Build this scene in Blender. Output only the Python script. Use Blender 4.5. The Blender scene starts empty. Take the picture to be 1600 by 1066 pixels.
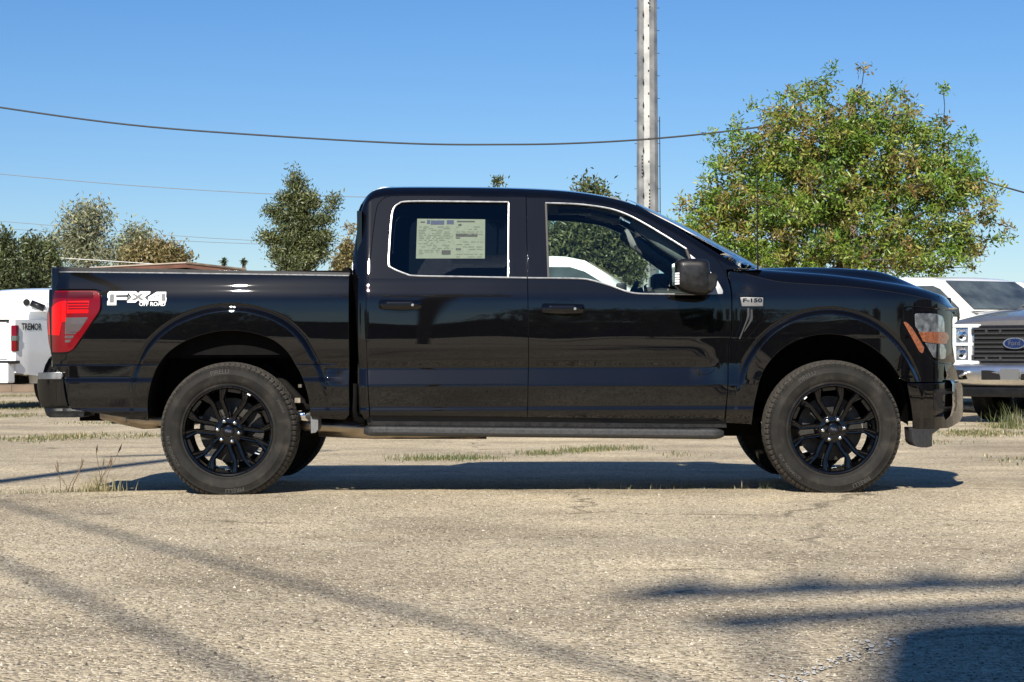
import bpy, bmesh, math, random
import numpy as np
from mathutils import Vector, Matrix
from mathutils.geometry import delaunay_2d_cdt
random.seed(7); rng = np.random.default_rng(7)
R = math.radians
scene = bpy.context.scene
COL = scene.collection

# ------------------------------------------------------------------ camera, sky, sun, exposure
FPX, D0, CX, CY, CAMH, ROLL = 3077.0, 12.1, 833.0, 540.0, 0.912, 0.0032
cam = bpy.data.cameras.new('camera'); camo = bpy.data.objects.new('camera', cam); COL.objects.link(camo)
camo.location = (0, -D0, CAMH); camo.rotation_euler = (R(90), ROLL, 0)
cam.sensor_width = 36; cam.lens = FPX*36/1600
cam.shift_x = -33/1600; cam.shift_y = 7/1600
cam.clip_start = 0.1; cam.clip_end = 3000
scene.camera = camo

SUNV = Vector((-0.30, -1.37, 1.0)).normalized()
world = bpy.data.worlds.new('World'); scene.world = world; world.use_nodes = True
wn = world.node_tree.nodes; wl = world.node_tree.links
sky = wn.new('ShaderNodeTexSky'); sky.sky_type = 'NISHITA'; sky.sun_disc = False
sky.sun_elevation = math.asin(SUNV.z); sky.sun_rotation = math.atan2(SUNV.x, SUNV.y)
sky.altitude = 0; sky.air_density = 1.0; sky.dust_density = 0.0; sky.ozone_density = 4.0
hs = wn.new('ShaderNodeHueSaturation'); hs.inputs['Saturation'].default_value = 1.14
tint = wn.new('ShaderNodeMix'); tint.data_type = 'RGBA'; tint.blend_type = 'MULTIPLY'; tint.inputs[0].default_value = 1.0; tint.inputs[7].default_value = (.90, 1.0, 1.20, 1)
wl.new(sky.outputs[0], tint.inputs[6]); wl.new(tint.outputs[2], hs.inputs['Color']); wl.new(hs.outputs[0], wn['Background'].inputs[0]); wn['Background'].inputs[1].default_value = 0.053
sun = bpy.data.lights.new('sun', 'SUN'); sun.energy = 5.0; sun.angle = R(0.62); sun.color = (1.0, 0.93, 0.81)
suno = bpy.data.objects.new('sun', sun); COL.objects.link(suno); suno.location = (-3, -14, 10)
suno.rotation_euler = SUNV.to_track_quat('Z', 'Y').to_euler()
scene.view_settings.view_transform = 'Standard'; scene.view_settings.look = 'None'
scene.view_settings.exposure = 0.68; scene.view_settings.gamma = 1.0
scene.render.resolution_x = 1024; scene.render.resolution_y = 682
scene.cycles.max_bounces = 8; scene.cycles.transparent_max_bounces = 16

# ------------------------------------------------------------------ measuring helper: photo measure at a depth -> metres
def P(px, py, Y=0.0):
    u, v = px-CX, py-CY
    s = FPX/(D0+Y)
    return np.array([(u-ROLL*v)/s, Y, CAMH-(v+ROLL*u)/s])
def at(px, py, d): return Vector(P(px, py, d-D0))
GZ = -0.04      # level of the lot just beyond the pavement joint
GF = -0.14      # the lot drains away to this level
def gz(Y): return float(np.interp(Y, [.5, 1.5, 4, 12, 900], [GZ, GZ, -.06, GF, GF]))

# ------------------------------------------------------------------ materials
def mat(name, col=(.5,.5,.5), rough=.5, metal=0., coat=0., spec=.5, coat_r=.03):
    m = bpy.data.materials.new(name); m.use_nodes = True
    b = m.node_tree.nodes['Principled BSDF']
    b.inputs['Base Color'].default_value = (*col, 1); b.inputs['Roughness'].default_value = rough
    b.inputs['Metallic'].default_value = metal; b.inputs['Specular IOR Level'].default_value = spec
    b.inputs['Coat Weight'].default_value = coat; b.inputs['Coat Roughness'].default_value = coat_r
    return m
def N(m, t, **kw):
    n = m.node_tree.nodes.new(t)
    for k, v in kw.items():
        if k.startswith('i_'): n.inputs[k[2:].replace('_', ' ')].default_value = v
        else: setattr(n, k, v)
    return n
def L(m, a, b): m.node_tree.links.new(a, b)
def ramp(m, src, stops, interp='LINEAR'):
    n = m.node_tree.nodes.new('ShaderNodeValToRGB'); cr = n.color_ramp; cr.interpolation = interp
    while len(cr.elements) > 1: cr.elements.remove(cr.elements[-1])
    for i, (p, c) in enumerate(stops):
        e = cr.elements[0] if i == 0 else cr.elements.new(p)
        e.position = p; e.color = (*c, 1) if len(c) == 3 else c
    if src is not None: m.node_tree.links.new(src, n.inputs[0])
    return n
def noisy(m, scale=8., amt=.25, rough_amt=.0, detail=6., bump=0., bscale=None, coord='Object'):
    """breaks up a plain colour with procedural noise (grain, dust, wear)"""
    b = m.node_tree.nodes['Principled BSDF']; c = tuple(b.inputs['Base Color'].default_value)[:3]
    tc = N(m, 'ShaderNodeTexCoord'); nz = N(m, 'ShaderNodeTexNoise', i_Scale=scale, i_Detail=detail)
    L(m, tc.outputs[coord], nz.inputs['Vector'])
    rp = ramp(m, nz.outputs['Fac'], [(.3, tuple(x*(1-amt) for x in c)), (.7, tuple(min(1, x*(1+amt)) for x in c))])
    L(m, rp.outputs[0], b.inputs['Base Color'])
    if rough_amt:
        r0 = b.inputs['Roughness'].default_value
        mr = N(m, 'ShaderNodeMapRange'); L(m, nz.outputs['Fac'], mr.inputs['Value'])
        mr.inputs['From Min'].default_value = .3; mr.inputs['From Max'].default_value = .7
        mr.inputs['To Min'].default_value = max(0, r0-rough_amt); mr.inputs['To Max'].default_value = min(1, r0+rough_amt)
        L(m, mr.outputs[0], b.inputs['Roughness'])
    if bump:
        n2 = N(m, 'ShaderNodeTexNoise', i_Scale=bscale or scale*6, i_Detail=4.); L(m, tc.outputs[coord], n2.inputs['Vector'])
        bp = N(m, 'ShaderNodeBump', i_Strength=bump, i_Distance=.01); L(m, n2.outputs['Fac'], bp.inputs['Height'])
        L(m, bp.outputs[0], b.inputs['Normal'])
    return m
def glassmat(name, tint, refl=1.0):
    m = bpy.data.materials.new(name); m.use_nodes = True; nt = m.node_tree
    nt.nodes.remove(nt.nodes['Principled BSDF'])
    tr = N(m, 'ShaderNodeBsdfTransparent'); tr.inputs[0].default_value = (*tint, 1)
    gl = N(m, 'ShaderNodeBsdfGlossy'); gl.inputs['Roughness'].default_value = .004
    fr = N(m, 'ShaderNodeFresnel', i_IOR=1.5); mx = N(m, 'ShaderNodeMixShader')
    if refl != 1.0:
        mu = N(m, 'ShaderNodeMath', operation='MULTIPLY'); L(m, fr.outputs[0], mu.inputs[0]); mu.inputs[1].default_value = refl
        L(m, mu.outputs[0], mx.inputs[0])
    else: L(m, fr.outputs[0], mx.inputs[0])
    L(m, tr.outputs[0], mx.inputs[1]); L(m, gl.outputs[0], mx.inputs[2])
    L(m, mx.outputs[0], nt.nodes['Material Output'].inputs[0])
    return m

M = {}
M['paint'] = mat('black_paint', (.0035,.004,.0075), .30, 0, 1.0, .010, .012)
def _paint():
    m = M['paint']; b = m.node_tree.nodes['Principled BSDF']; b.inputs['Coat IOR'].default_value = 1.54; tc = N(m, 'ShaderNodeTexCoord')
    n1 = N(m, 'ShaderNodeTexNoise', i_Scale=900., i_Detail=1.); L(m, tc.outputs['Object'], n1.inputs['Vector'])
    n2 = N(m, 'ShaderNodeTexNoise', i_Scale=3.2, i_Detail=7., i_Roughness=.7); L(m, tc.outputs['Object'], n2.inputs['Vector'])
    fl = ramp(m, n1.outputs['Fac'], [(.45,(0,0,0)), (.75,(1,1,1))])          # metal flake and settled dust
    du = ramp(m, n2.outputs['Fac'], [(.42,(0,0,0)), (.8,(1,1,1))])
    mx = N(m, 'ShaderNodeMix', data_type='RGBA'); mx.inputs[6].default_value = (.0011,.0011,.0016,1); mx.inputs[7].default_value = (.0042,.0043,.0055,1)
    L(m, fl.outputs[0], mx.inputs[0])
    m2 = N(m, 'ShaderNodeMix', data_type='RGBA'); L(m, mx.outputs[2], m2.inputs[6]); m2.inputs[7].default_value = (.010,.0095,.009,1)
    mm = N(m, 'ShaderNodeMath', operation='MULTIPLY'); L(m, du.outputs[0], mm.inputs[0]); mm.inputs[1].default_value = .12
    L(m, mm.outputs[0], m2.inputs[0]); L(m, m2.outputs[2], b.inputs['Base Color'])
    n3 = N(m, 'ShaderNodeTexNoise', i_Scale=140., i_Detail=2.); L(m, tc.outputs['Object'], n3.inputs['Vector'])
    bp = N(m, 'ShaderNodeBump', i_Strength=.004, i_Distance=.004); L(m, n3.outputs['Fac'], bp.inputs['Height'])
    L(m, bp.outputs[0], b.inputs['Coat Normal'])
_paint()
M['plastic'] = noisy(mat('black_plastic', (.007,.007,.008), .42, 0, .25, .25), 30, .3, .1)
M['gloss'] = mat('gloss_black', (.0018,.0018,.0024), .3, 0, 1.0, .015, .02)
M['under'] = noisy(mat('underbody_black', (.0035,.0035,.0035), .8, 0, 0, .1), 12, .4)
M['liner'] = noisy(mat('liner_grey', (.0075,.007,.0066), .8, 0, 0, .1), 20, .3)
M['rubber'] = noisy(mat('seal_rubber', (.01,.01,.01), .6), 30, .2)
M['chrome'] = noisy(mat('satin_bright_trim', (.36,.36,.36), .34, 1.0), 40, .06, .05)
M['mirrorchrome'] = mat('chrome', (.85,.85,.85), .06, 1.0)
M['steel'] = noisy(mat('exhaust_steel', (.42,.36,.29), .38, 1.0), 9, .3, .12)
M['board'] = noisy(mat('step_board_charcoal', (.026,.027,.029), .5), 60, .25, .1)
M['tyre'] = mat('tyre_rubber', (.03,.0285,.027), .66, 0, 0, .16)
def _tyre():
    m = M['tyre']; b = m.node_tree.nodes['Principled BSDF']; tc = N(m, 'ShaderNodeTexCoord')
    n = N(m, 'ShaderNodeTexNoise', i_Scale=7., i_Detail=8., i_Roughness=.65); L(m, tc.outputs['Object'], n.inputs['Vector'])
    rp = ramp(m, n.outputs['Fac'], [(.35,(.008,.0078,.0075)), (.52,(.0145,.0138,.0125)), (.72,(.038,.033,.027))])
    L(m, rp.outputs[0], b.inputs['Base Color'])
    n2 = N(m, 'ShaderNodeTexNoise', i_Scale=260., i_Detail=3.); L(m, tc.outputs['Object'], n2.inputs['Vector'])
    bp = N(m, 'ShaderNodeBump', i_Strength=.25, i_Distance=.002); L(m, n2.outputs['Fac'], bp.inputs['Height']); L(m, bp.outputs[0], b.inputs['Normal'])
_tyre()
M['tread'] = noisy(mat('tread_dusty', (.034,.030,.025), .85), 40, .35)
M['tyretext'] = mat('tyre_lettering', (.034,.032,.029), .6)
M['lug'] = mat('lug_chrome', (.8,.8,.78), .14, 1.0)
M['disc'] = noisy(mat('brake_disc', (.06,.058,.055), .5, 1.0), 15, .3)
M['capblue'] = mat('cap_dark_blue', (.004,.008,.03), .2, 0, 1.)
M['silver'] = noisy(mat('badge_silver', (.20,.20,.20), .4, .7), 60, .08)
M['plate'] = noisy(mat('badge_plate_silver', (.13,.13,.13), .4, .6), 60, .1)
M['blade'] = noisy(mat('vent_blade_dark', (.05,.05,.05), .35, .6), 60, .1)
M['white'] = noisy(mat('decal_white', (.82,.83,.84), .45), 60, .04)
M['decalgrey'] = noisy(mat('decal_grey', (.11,.115,.12), .6), 60, .12)
M['glass_clear'] = glassmat('window_glass', (.80,.89,.86))
M['glass_dark'] = glassmat('privacy_glass', (.10,.11,.12), 1.15)
M['glass_ws'] = glassmat('windshield_glass', (.70,.80,.77), 1.3)
M['lens'] = glassmat('headlamp_lens', (.85,.87,.88), 1.2)
M['paper'] = mat('sticker_paper', (.125,.158,.12), .8)  # greenish and darkened, standing in for the tinted glass over it
M['ink'] = mat('sticker_ink', (.03,.037,.037), .8)
M['inkblue'] = mat('sticker_ink_blue', (.03,.045,.085), .8)
M['inkpale'] = mat('sticker_ink_pale', (.075,.095,.075), .8)
for k in ('paper','ink','inkblue','inkpale'): noisy(M[k], 50, .1)
M['redlens'] = mat('tail_lens_red', (.13,.002,.006), .12, 0, .15, .3)
M['redbright'] = mat('tail_lens_bright_red', (.52,.003,.003), .2, 0, .1, .25)
M['reddark'] = mat('tail_lens_dark_red', (.055,.002,.006), .1, 0, .2, .3)
M['revlens'] = mat('reverse_lens_grey', (.075,.06,.062), .15, 0, 1.)
M['amber'] = noisy(mat('amber_lens', (.21,.075,.038), .15, 0, .6), 60, .4)
M['reflector'] = noisy(mat('lamp_reflector', (.30,.33,.36), .10, .7, 1.), 26, .6)
M['interior'] = noisy(mat('cabin_dark_grey', (.022,.024,.025), .75), 30, .2)
M['headliner'] = noisy(mat('headliner_grey', (.16,.175,.18), .9), 40, .1)
M['seat'] = noisy(mat('seat_cloth', (.035,.036,.038), .9), 60, .25)
M['gap'] = mat('seam_black', (.002,.002,.002), .9)

# ------------------------------------------------------------------ object helpers
def newobj(name, me, parent=None, inv=None):
    o = bpy.data.objects.new(name, me); COL.objects.link(o)
    if parent is not None:
        o.parent = parent
        if inv is not None: o.matrix_parent_inverse = inv
    return o
def thing(name, label, cat, loc=(0,0,0), group=None, rz=0):
    o = bpy.data.objects.new(name, None); COL.objects.link(o); o.location = loc; o.rotation_euler.z = rz
    o.empty_display_size = .2; tag(o, label, cat, group); return o
def tag(o, label=None, cat=None, group=None, kind=None):
    if label: o['label'] = label
    if cat: o['category'] = cat
    if group: o['group'] = group
    if kind: o['kind'] = kind
    return o
class MB:
    """collects shapes for ONE mesh"""
    def __init__(s): s.v = []; s.f = []; s.mi = []; s.cur = 0
    def add(s, vs, fs):
        b = len(s.v); s.v += [tuple(map(float, p)) for p in vs]; s.f += [tuple(b+i for i in f) for f in fs]; s.mi += [s.cur]*len(fs)
    def box(s, c, d, rz=0, rx=0, ry=0):
        hx, hy, hz = d[0]/2, d[1]/2, d[2]/2
        vs = [Vector((x*hx, y*hy, z*hz)) for x in (-1,1) for y in (-1,1) for z in (-1,1)]
        m = Matrix.Rotation(rz,3,'Z') @ Matrix.Rotation(ry,3,'Y') @ Matrix.Rotation(rx,3,'X')
        vs = [m @ p + Vector(c) for p in vs]
        s.add(vs, [(0,1,3,2),(4,6,7,5),(0,4,5,1),(2,3,7,6),(0,2,6,4),(1,5,7,3)])
    def tube(s, pts, r, n=8, cap=True):
        pts = [Vector(p) for p in pts]; rr = r if hasattr(r, '__len__') else [r]*len(pts)
        vs, fs = [], []
        ref = Vector((0,0,1))
        for i, p in enumerate(pts):
            t = (pts[min(i+1,len(pts)-1)] - pts[max(i-1,0)])
            t = t.normalized() if t.length > 1e-9 else Vector((0,0,1))
            if abs(t.dot(ref)) > .95: ref = Vector((1,0,0)) if abs(t.x) < .9 else Vector((0,1,0))
            a = t.cross(ref).normalized(); b = t.cross(a)
            for k in range(n):
                th = 2*math.pi*k/n; vs.append(p + (a*math.cos(th)+b*math.sin(th))*rr[i])
        for i in range(len(pts)-1):
            for k in range(n):
                fs.append((i*n+k, i*n+(k+1)%n, (i+1)*n+(k+1)%n, (i+1)*n+k))
        if cap: fs += [tuple(range(n))[::-1], tuple((len(pts)-1)*n+k for k in range(n))]
        s.add(vs, fs)
    def lathe(s, prof, n=48, axis='Y', c=(0,0,0), close=False, a0=0, a1=2*math.pi):
        """prof: (radius, along)"""
        vs, fs = [], []; m = len(prof); full = abs(a1-a0-2*math.pi) < 1e-6
        nn = n if full else n+1
        for k in range(nn):
            th = a0+(a1-a0)*k/n; cs, sn = math.cos(th), math.sin(th)
            for (r, y) in prof:
                q = (r*cs, y, r*sn) if axis == 'Y' else (r*cs, r*sn, y) if axis == 'Z' else (y, r*cs, r*sn)
                vs.append((q[0]+c[0], q[1]+c[1], q[2]+c[2]))
        for k in range(n):
            k2 = (k+1) % nn
            for j in range(m-1 if not close else m):
                j2 = (j+1) % m; fs.append((k*m+j, k*m+j2, k2*m+j2, k2*m+j))
        s.add(vs, fs)
    def prism(s, poly, y0, y1, axis='Y', inset0=0, bev=0):
        """poly in (x,z) extruded from y0 to y1; bev chamfers the y0 face"""
        n = len(poly); c = np.mean(poly, axis=0)
        def pt(p, y): return (p[0], y, p[1]) if axis == 'Y' else (p[0], p[1], y) if axis == 'Z' else (y, p[0], p[1])
        rings = []
        if bev:
            q = offset_poly(poly, -bev); rings = [[pt(p, y0) for p in q], [pt(p, y0+(bev if y1 > y0 else -bev)) for p in poly], [pt(p, y1) for p in poly]]
        else: rings = [[pt(p, y0) for p in poly], [pt(p, y1) for p in poly]]
        vs = [p for r in rings for p in r]; fs = []
        for i in range(len(rings)-1):
            for k in range(n): fs.append((i*n+k, i*n+(k+1)%n, (i+1)*n+(k+1)%n, (i+1)*n+k))
        fs += [tuple(range(n))[::-1], tuple((len(rings)-1)*n+k for k in range(n))]
        s.add(vs, fs)
    def grid(s, G):
        """G[i][j] = point"""
        n, m = len(G), len(G[0]); vs = [p for r in G for p in r]
        s.add(vs, [(i*m+j, (i+1)*m+j, (i+1)*m+j+1, i*m+j+1) for i in range(n-1) for j in range(m-1)])
    def mesh(s, name, mats, smooth=None, fix=True, bevel=0):
        me = bpy.data.meshes.new(name); me.from_pydata(s.v, [], s.f)
        for m in (mats if isinstance(mats, (list, tuple)) else [mats]): me.materials.append(m)
        if any(s.mi): me.polygons.foreach_set('material_index', s.mi)
        if fix or bevel:
            bm = bmesh.new(); bm.from_mesh(me)
            if bevel:
                es = [e for e in bm.edges if len(e.link_faces) == 2 and e.calc_face_angle(0) > R(30)]
                bmesh.ops.bevel(bm, geom=es, offset=bevel, segments=2, profile=.6, affect='EDGES', clamp_overlap=True)
            bmesh.ops.recalc_face_normals(bm, faces=bm.faces); bm.to_mesh(me); bm.free()
        if smooth is not None:
            me.shade_smooth() if smooth is True else me.shade_flat()
            if smooth is not True: 
                for p in me.polygons: p.use_smooth = True
                try: me.set_sharp_from_angle(angle=R(smooth))
                except Exception: pass
        me.update(); return me
    def obj(s, name, mats, parent=None, inv=None, **kw): return newobj(name, s.mesh(name, mats, **kw), parent, inv)

def offset_poly(poly, d):
    """offset a closed 2D loop outwards by d"""
    p = np.asarray(poly, float); a = np.roll(p, 1, 0); b = np.roll(p, -1, 0)
    area = np.sum(p[:,0]*b[:,1]-b[:,0]*p[:,1]); sg = 1 if area > 0 else -1
    def nrm(e): 
        l = np.linalg.norm(e, axis=1, keepdims=True); l[l < 1e-9] = 1e-9
        e = e/l; return np.stack([e[:,1], -e[:,0]], 1)*sg
    n = nrm(p-a)+nrm(b-p); l = np.linalg.norm(n, axis=1, keepdims=True); l[l < .3] = .3
    n = n/l; return p+n*d
def loop_normals(poly): return (offset_poly(poly, 1.0)-np.asarray(poly, float))
def crom(pts, sub=6):
    p = [np.array(q, float) for q in pts]
    if len(p) < 3: return [tuple(q) for q in p]
    p = [2*p[0]-p[1]] + p + [2*p[-1]-p[-2]]; out = []
    for i in range(1, len(p)-2):
        for k in range(sub):
            t = k/sub; a, b, c, d = p[i-1:i+3]
            out.append(tuple(.5*((2*b)+(-a+c)*t+(2*a-5*b+4*c-d)*t*t+(-a+3*b-3*c+d)*t**3)))
    out.append(tuple(p[-2])); return out
def outline(*segs):
    """each seg: list of points; 'c' first element means smooth"""
    out = []
    for s in segs:
        q = crom(s[1:]) if s[0] == 'c' else list(s)
        for p in q:
            if not out or math.dist(out[-1], p) > .3: out.append(p)
    if math.dist(out[0], out[-1]) < .3: out.pop()
    return out
def resample(p, res, closed=True):
    p = np.asarray(p, float); out = []; n = len(p)
    for i in range(n if closed else n-1):
        a, b = p[i], p[(i+1) % n]; k = max(1, int(math.ceil(np.linalg.norm(b-a)/res)))
        for j in range(k): out.append(a+(b-a)*j/k)
    if not closed: out.append(p[-1])
    out = np.array(out); keep = [0]
    for i in range(1, len(out)):
        if np.linalg.norm(out[i]-out[keep[-1]]) > .0012: keep.append(i)
    return out[keep]
def inpoly(pts, poly):
    x, y = pts[:,0], pts[:,1]; r = np.zeros(len(pts), bool); n = len(poly)
    for i in range(n):
        x1, y1 = poly[i]; x2, y2 = poly[(i+1) % n]
        c = ((y1 > y) != (y2 > y))
        if y1 != y2: r ^= c & (x < (x2-x1)*(y-y1)/(y2-y1)+x1)
    return r
def segdist(pts, poly, closed=True):
    d = np.full(len(pts), 1e9); n = len(poly)
    for i in range(n if closed else n-1):
        a = np.asarray(poly[i]); b = np.asarray(poly[(i+1) % n]); e = b-a; l = max(e@e, 1e-12)
        t = np.clip(((pts-a)@e)/l, 0, 1); q = a+t[:,None]*e
        d = np.minimum(d, np.hypot(*(pts-q).T))
    return d
def sstep(a, b, x): t = np.clip((x-a)/(b-a), 0, 1); return t*t*(3-2*t)

# ------------------------------------------------------------------ the truck body: side surface as depth y over (x, z)
YC = 1.0
XR, XF, ZW, RW, WS = -1.880, 1.848, 0.391, 0.412, 1.03
_zp = np.array([.30,.40,.45,.49,.520,.5285,.535,.60,.662,.668,.772,.778,.83,.90,.97,1.05,1.13,1.20,1.245,1.29,1.33,1.36,1.42,1.50])
_yp = np.array([.10,.045,.012,-.007,-.013,-.005,-.005,-.013,-.0205,-.0205,.010,.010,-.005,-.0125,-.0135,-.0130,-.0115,-.0080,.0025,.0180,.0285,.034,.041,.05])
_zz = np.linspace(.30, 1.50, 1201); _yy = np.interp(_zz, _zp, _yp)
_k = np.exp(-.5*(np.arange(-40,41)/4.5)**2); _k /= _k.sum()
_y1 = np.convolve(np.pad(_yy, 40, 'edge'), _k, 'valid')
_k2 = np.exp(-.5*(np.arange(-90,91)/15.)**2); _k2 /= _k2.sum()
_y2 = np.convolve(np.pad(_yy, 90, 'edge'), _k2, 'valid')
_w = sstep(.80, .88, _zz); _ys = _y1*(1-_w)+_y2*_w
def px_line(pts, Y=0.): return np.array([P(a, b, Y)[[0,2]] for a, b in pts])
ARCH_R = crom([(231,655),(230,632),(232,613),(238,590),(247,570),(263,550),(290,532),(326,520),(357.6,516),(391,519),(425,530),(448,548),(461,568),(472,588),(480,612),(484,632),(486,655)], 4)
ARCH_F = crom([(1174,663),(1176,645),(1180,622),(1192,580),(1219,547),(1255,527.6),(1300,521.6),(1345,532),(1384,559),(1408,592),(1420,622),(1425,648),(1427,668)], 4)
AR, AF = px_line(ARCH_R, -.03), px_line(ARCH_F, -.03)
ROOF_PX = crom([(549,428),(553,392),(561,345),(567,318),(577,303),(592,296),(620,293.5),(700,293.5),(800,295),(880,299),(940,307),(985,318),(1010,329),(1060,357),(1100,382),(1156,417)], 6)
ROOFW = px_line(ROOF_PX, .22)
def roof_z(x): 
    q = ROOFW[ROOFW[:,0].argsort()]; return np.interp(x, q[:,0], q[:,1])
def flare(x, z, arch, cx):
    pts = np.stack([x, z], 1); out = np.zeros(len(x)); cz = .42
    near = (np.abs(x-cx) < .85) & (z > .3)
    if near.any():
        d = segdist(pts[near], arch, False)
        th = np.degrees(np.arctan2(z[near]-cz, x[near]-cx)); a = np.abs(th-90)      # 0 at the top of the arch
        amp = .025*(1-sstep(42, 78, a))+.003
        w = .088+.028*(1-sstep(0, 70, a))
        out[near] = -amp*(1-sstep(w-.0, w+.030, d)) + .006*np.exp(-((d-w-.034)/.008)**2)*(1-sstep(50, 80, a))
    return out
def f_body(x, z):
    x = np.asarray(x, float); z = np.asarray(z, float)
    y = np.interp(z, _zz, _ys)
    # thinner ledge on the bed behind and before the wheel
    fr = sstep(-1.15, -1.33, x)
    t = np.interp(z, [.60,.690,.696,.722,.728,.80], [-.0130,-.0165,-.0165,-.0005,-.0005,-.0008])
    y = np.where(z < .80, y*(1-fr)+np.where(z > .60, t, y)*fr, y)
    # ledge runs out at the front of the front door
    k = sstep(.95, 1.17, x)*(1-sstep(1.30, 1.35, x)*0)
    t2 = np.interp(z, [.5,.668,.70,.80,.95], [-.011,-.0205,-.0185,-.0150,-.0135])
    y = np.where((z > .60) & (z < .95), y*(1-k)+t2*k, y)
    y = y + .0007*np.sin(3.3*x+2.1*z+.4)+.00042*np.sin(8.7*x+4.3*z+1.1)+.0003*np.sin(5.1*x-11.*z)
    y = y + flare(x, z, AR, XR) + flare(x, z, AF, XF)
    y = y + .80*np.maximum(0, x-2.00)**2 + 2.2*np.maximum(0, x-2.47)**2 - .0*x
    y = y + 3.0*np.maximum(0, -2.86-x)**2 + np.where(x < -1.1245, .022*(x+1.58)**2, 0)
    # shallow hollow in the rear of the fender behind the wheel
    y = y + .016*np.exp(-((x-1.245)/.07)**2)*sstep(.62,.80,z)*(1-sstep(1.22,1.32,z))
    # rounded rear corner of the cab and matching front end of the bed
    c = np.where((x > -1.1245), np.clip((-1.005-x)/.11, 0, 1), 0.); y = y + .11*(1-np.sqrt(np.clip(1-.86*c*c, 0, 1)))
    return y
def f_cab(x, z):
    x = np.asarray(x, float); z = np.asarray(z, float)
    y = f_body(x, z)
    g = np.maximum(0, z-1.33)
    base = np.interp(np.minimum(z, 1.33), _zz, _ys)
    yg = y + np.where(z > 1.33, (base-np.interp(z, _zz, _ys)) + g*.30 + .02*np.maximum(0, z-1.7)**2, 0)
    rz = roof_z(x); t = np.clip((z-(rz-.055))/.055, 0, 1.2)
    yg = yg + np.where(z > 1.40, .05*t*t, 0)
    return yg
def warp(pxs, f, dy=0.):
    """measured outline -> (x, z) on the surface"""
    out = []
    a = np.array([P(p[0], p[1], 0.) for p in pxs]); y = np.zeros(len(a))
    for _ in range(8):
        y = f(a[:,0], a[:,2])+dy
        a = np.array([P(p[0], p[1], yy) for p, yy in zip(pxs, y)])
    return a[:,[0,2]]
def panel_mesh(name, outer, holes, f, m, dy=0., res=.011, rim=.022, edge=.0022, gap=0.):
    loops = []
    for i, l in enumerate([outer]+list(holes)):
        q = resample(warp(l, f, dy), res)
        if gap: q = offset_poly(q, -gap if i == 0 else gap)
        loops.append(q)
    lo, hi = loops[0].min(0), loops[0].max(0)
    gx, gz = np.meshgrid(np.arange(lo[0], hi[0], res), np.arange(lo[1], hi[1], res*.86))
    gx = gx + (np.arange(gx.shape[0])[:,None] % 2)*res*.5
    g = np.stack([gx.ravel(), gz.ravel()], 1)
    ok = inpoly(g, loops[0])
    for h in loops[1:]: ok &= ~inpoly(g, h)
    g = g[ok]
    d = np.full(len(g), 1e9)
    for l in loops: d = np.minimum(d, segdist(g, l))
    g = g[d > res*.45]
    pts = np.concatenate(loops+[g]); es = []; b = 0
    for l in loops:
        n = len(l); es += [(b+i, b+(i+1) % n) for i in range(n)]; b += n
    nb = b
    vo, eo, fo, ov, oe, of = delaunay_2d_cdt([Vector(p) for p in pts], es, [], 0, 1e-7)
    V = np.array([tuple(v) for v in vo]); T = np.array([t for t in fo if len(t) == 3])
    c = V[T].mean(1); ok = inpoly(c, loops[0])
    for h in loops[1:]: ok &= ~inpoly(c, h)
    T = T[ok]
    e = .0015
    def ev(x, z): return f(x, z)+dy
    Y = ev(V[:,0], V[:,1])
    nx = (ev(V[:,0]+e, V[:,1])-ev(V[:,0]-e, V[:,1]))/(2*e); nz = (ev(V[:,0], V[:,1]+e)-ev(V[:,0], V[:,1]-e))/(2*e)
    Nn = np.stack([nx, -np.ones(len(V)), nz], 1); Nn /= np.linalg.norm(Nn, axis=1, keepdims=True)
    verts = [(a[0], y, a[1]) for a, y in zip(V, Y)]; nors = [tuple(n) for n in Nn]
    a2 = V[T]; cr = (a2[:,1,0]-a2[:,0,0])*(a2[:,2,1]-a2[:,0,1])-(a2[:,2,0]-a2[:,0,0])*(a2[:,1,1]-a2[:,0,1])
    faces = [tuple(int(i) for i in (t if s > 0 else t[::-1])) for t, s in zip(T, cr)]
    # map input boundary verts to output
    m2 = {}
    for oi, src in enumerate(ov):
        for s_ in src: m2[s_] = oi
    b = 0
    for li, l in enumerate(loops):
        n = len(l); ln = loop_normals(l)*(1 if li == 0 else -1)
        idx = [m2.get(b+i) for i in range(n)]
        if any(i is None for i in idx): b += n; continue
        r2 = len(verts)
        for i in range(n):
            p = V[idx[i]]; o = ln[i]; y = Y[idx[i]]; nn = np.array(nors[idx[i]])
            q = nn*.55+np.array([o[0], 0, o[1]])*.84; q /= np.linalg.norm(q)
            verts.append((p[0]+o[0]*edge, y+edge*.8, p[1]+o[1]*edge)); nors.append(tuple(q))
        for i in range(n):
            p = V[idx[i]]; o = ln[i]; y = Y[idx[i]]
            verts.append((p[0]+o[0]*edge, y+rim, p[1]+o[1]*edge)); nors.append((o[0], 0, o[1]))
        area = np.sum(l[:,0]*np.roll(l[:,1],-1)-np.roll(l[:,0],-1)*l[:,1])
        for i in range(n):
            j = (i+1) % n; A, B, C, D = idx[i], idx[j], r2+j, r2+i; E, F_ = r2+n+j, r2+n+i
            q1, q2 = (A, D, C, B), (D, F_, E, C)
            if (area < 0) != (li > 0): q1, q2 = q1[::-1], q2[::-1]
            faces += [q1, q2]
        b += n
    me = bpy.data.meshes.new(name); me.from_pydata(verts, [], faces); me.materials.append(m)
    me.shade_smooth(); me.normals_split_custom_set_from_vertices(nors); me.update()
    return me
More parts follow.
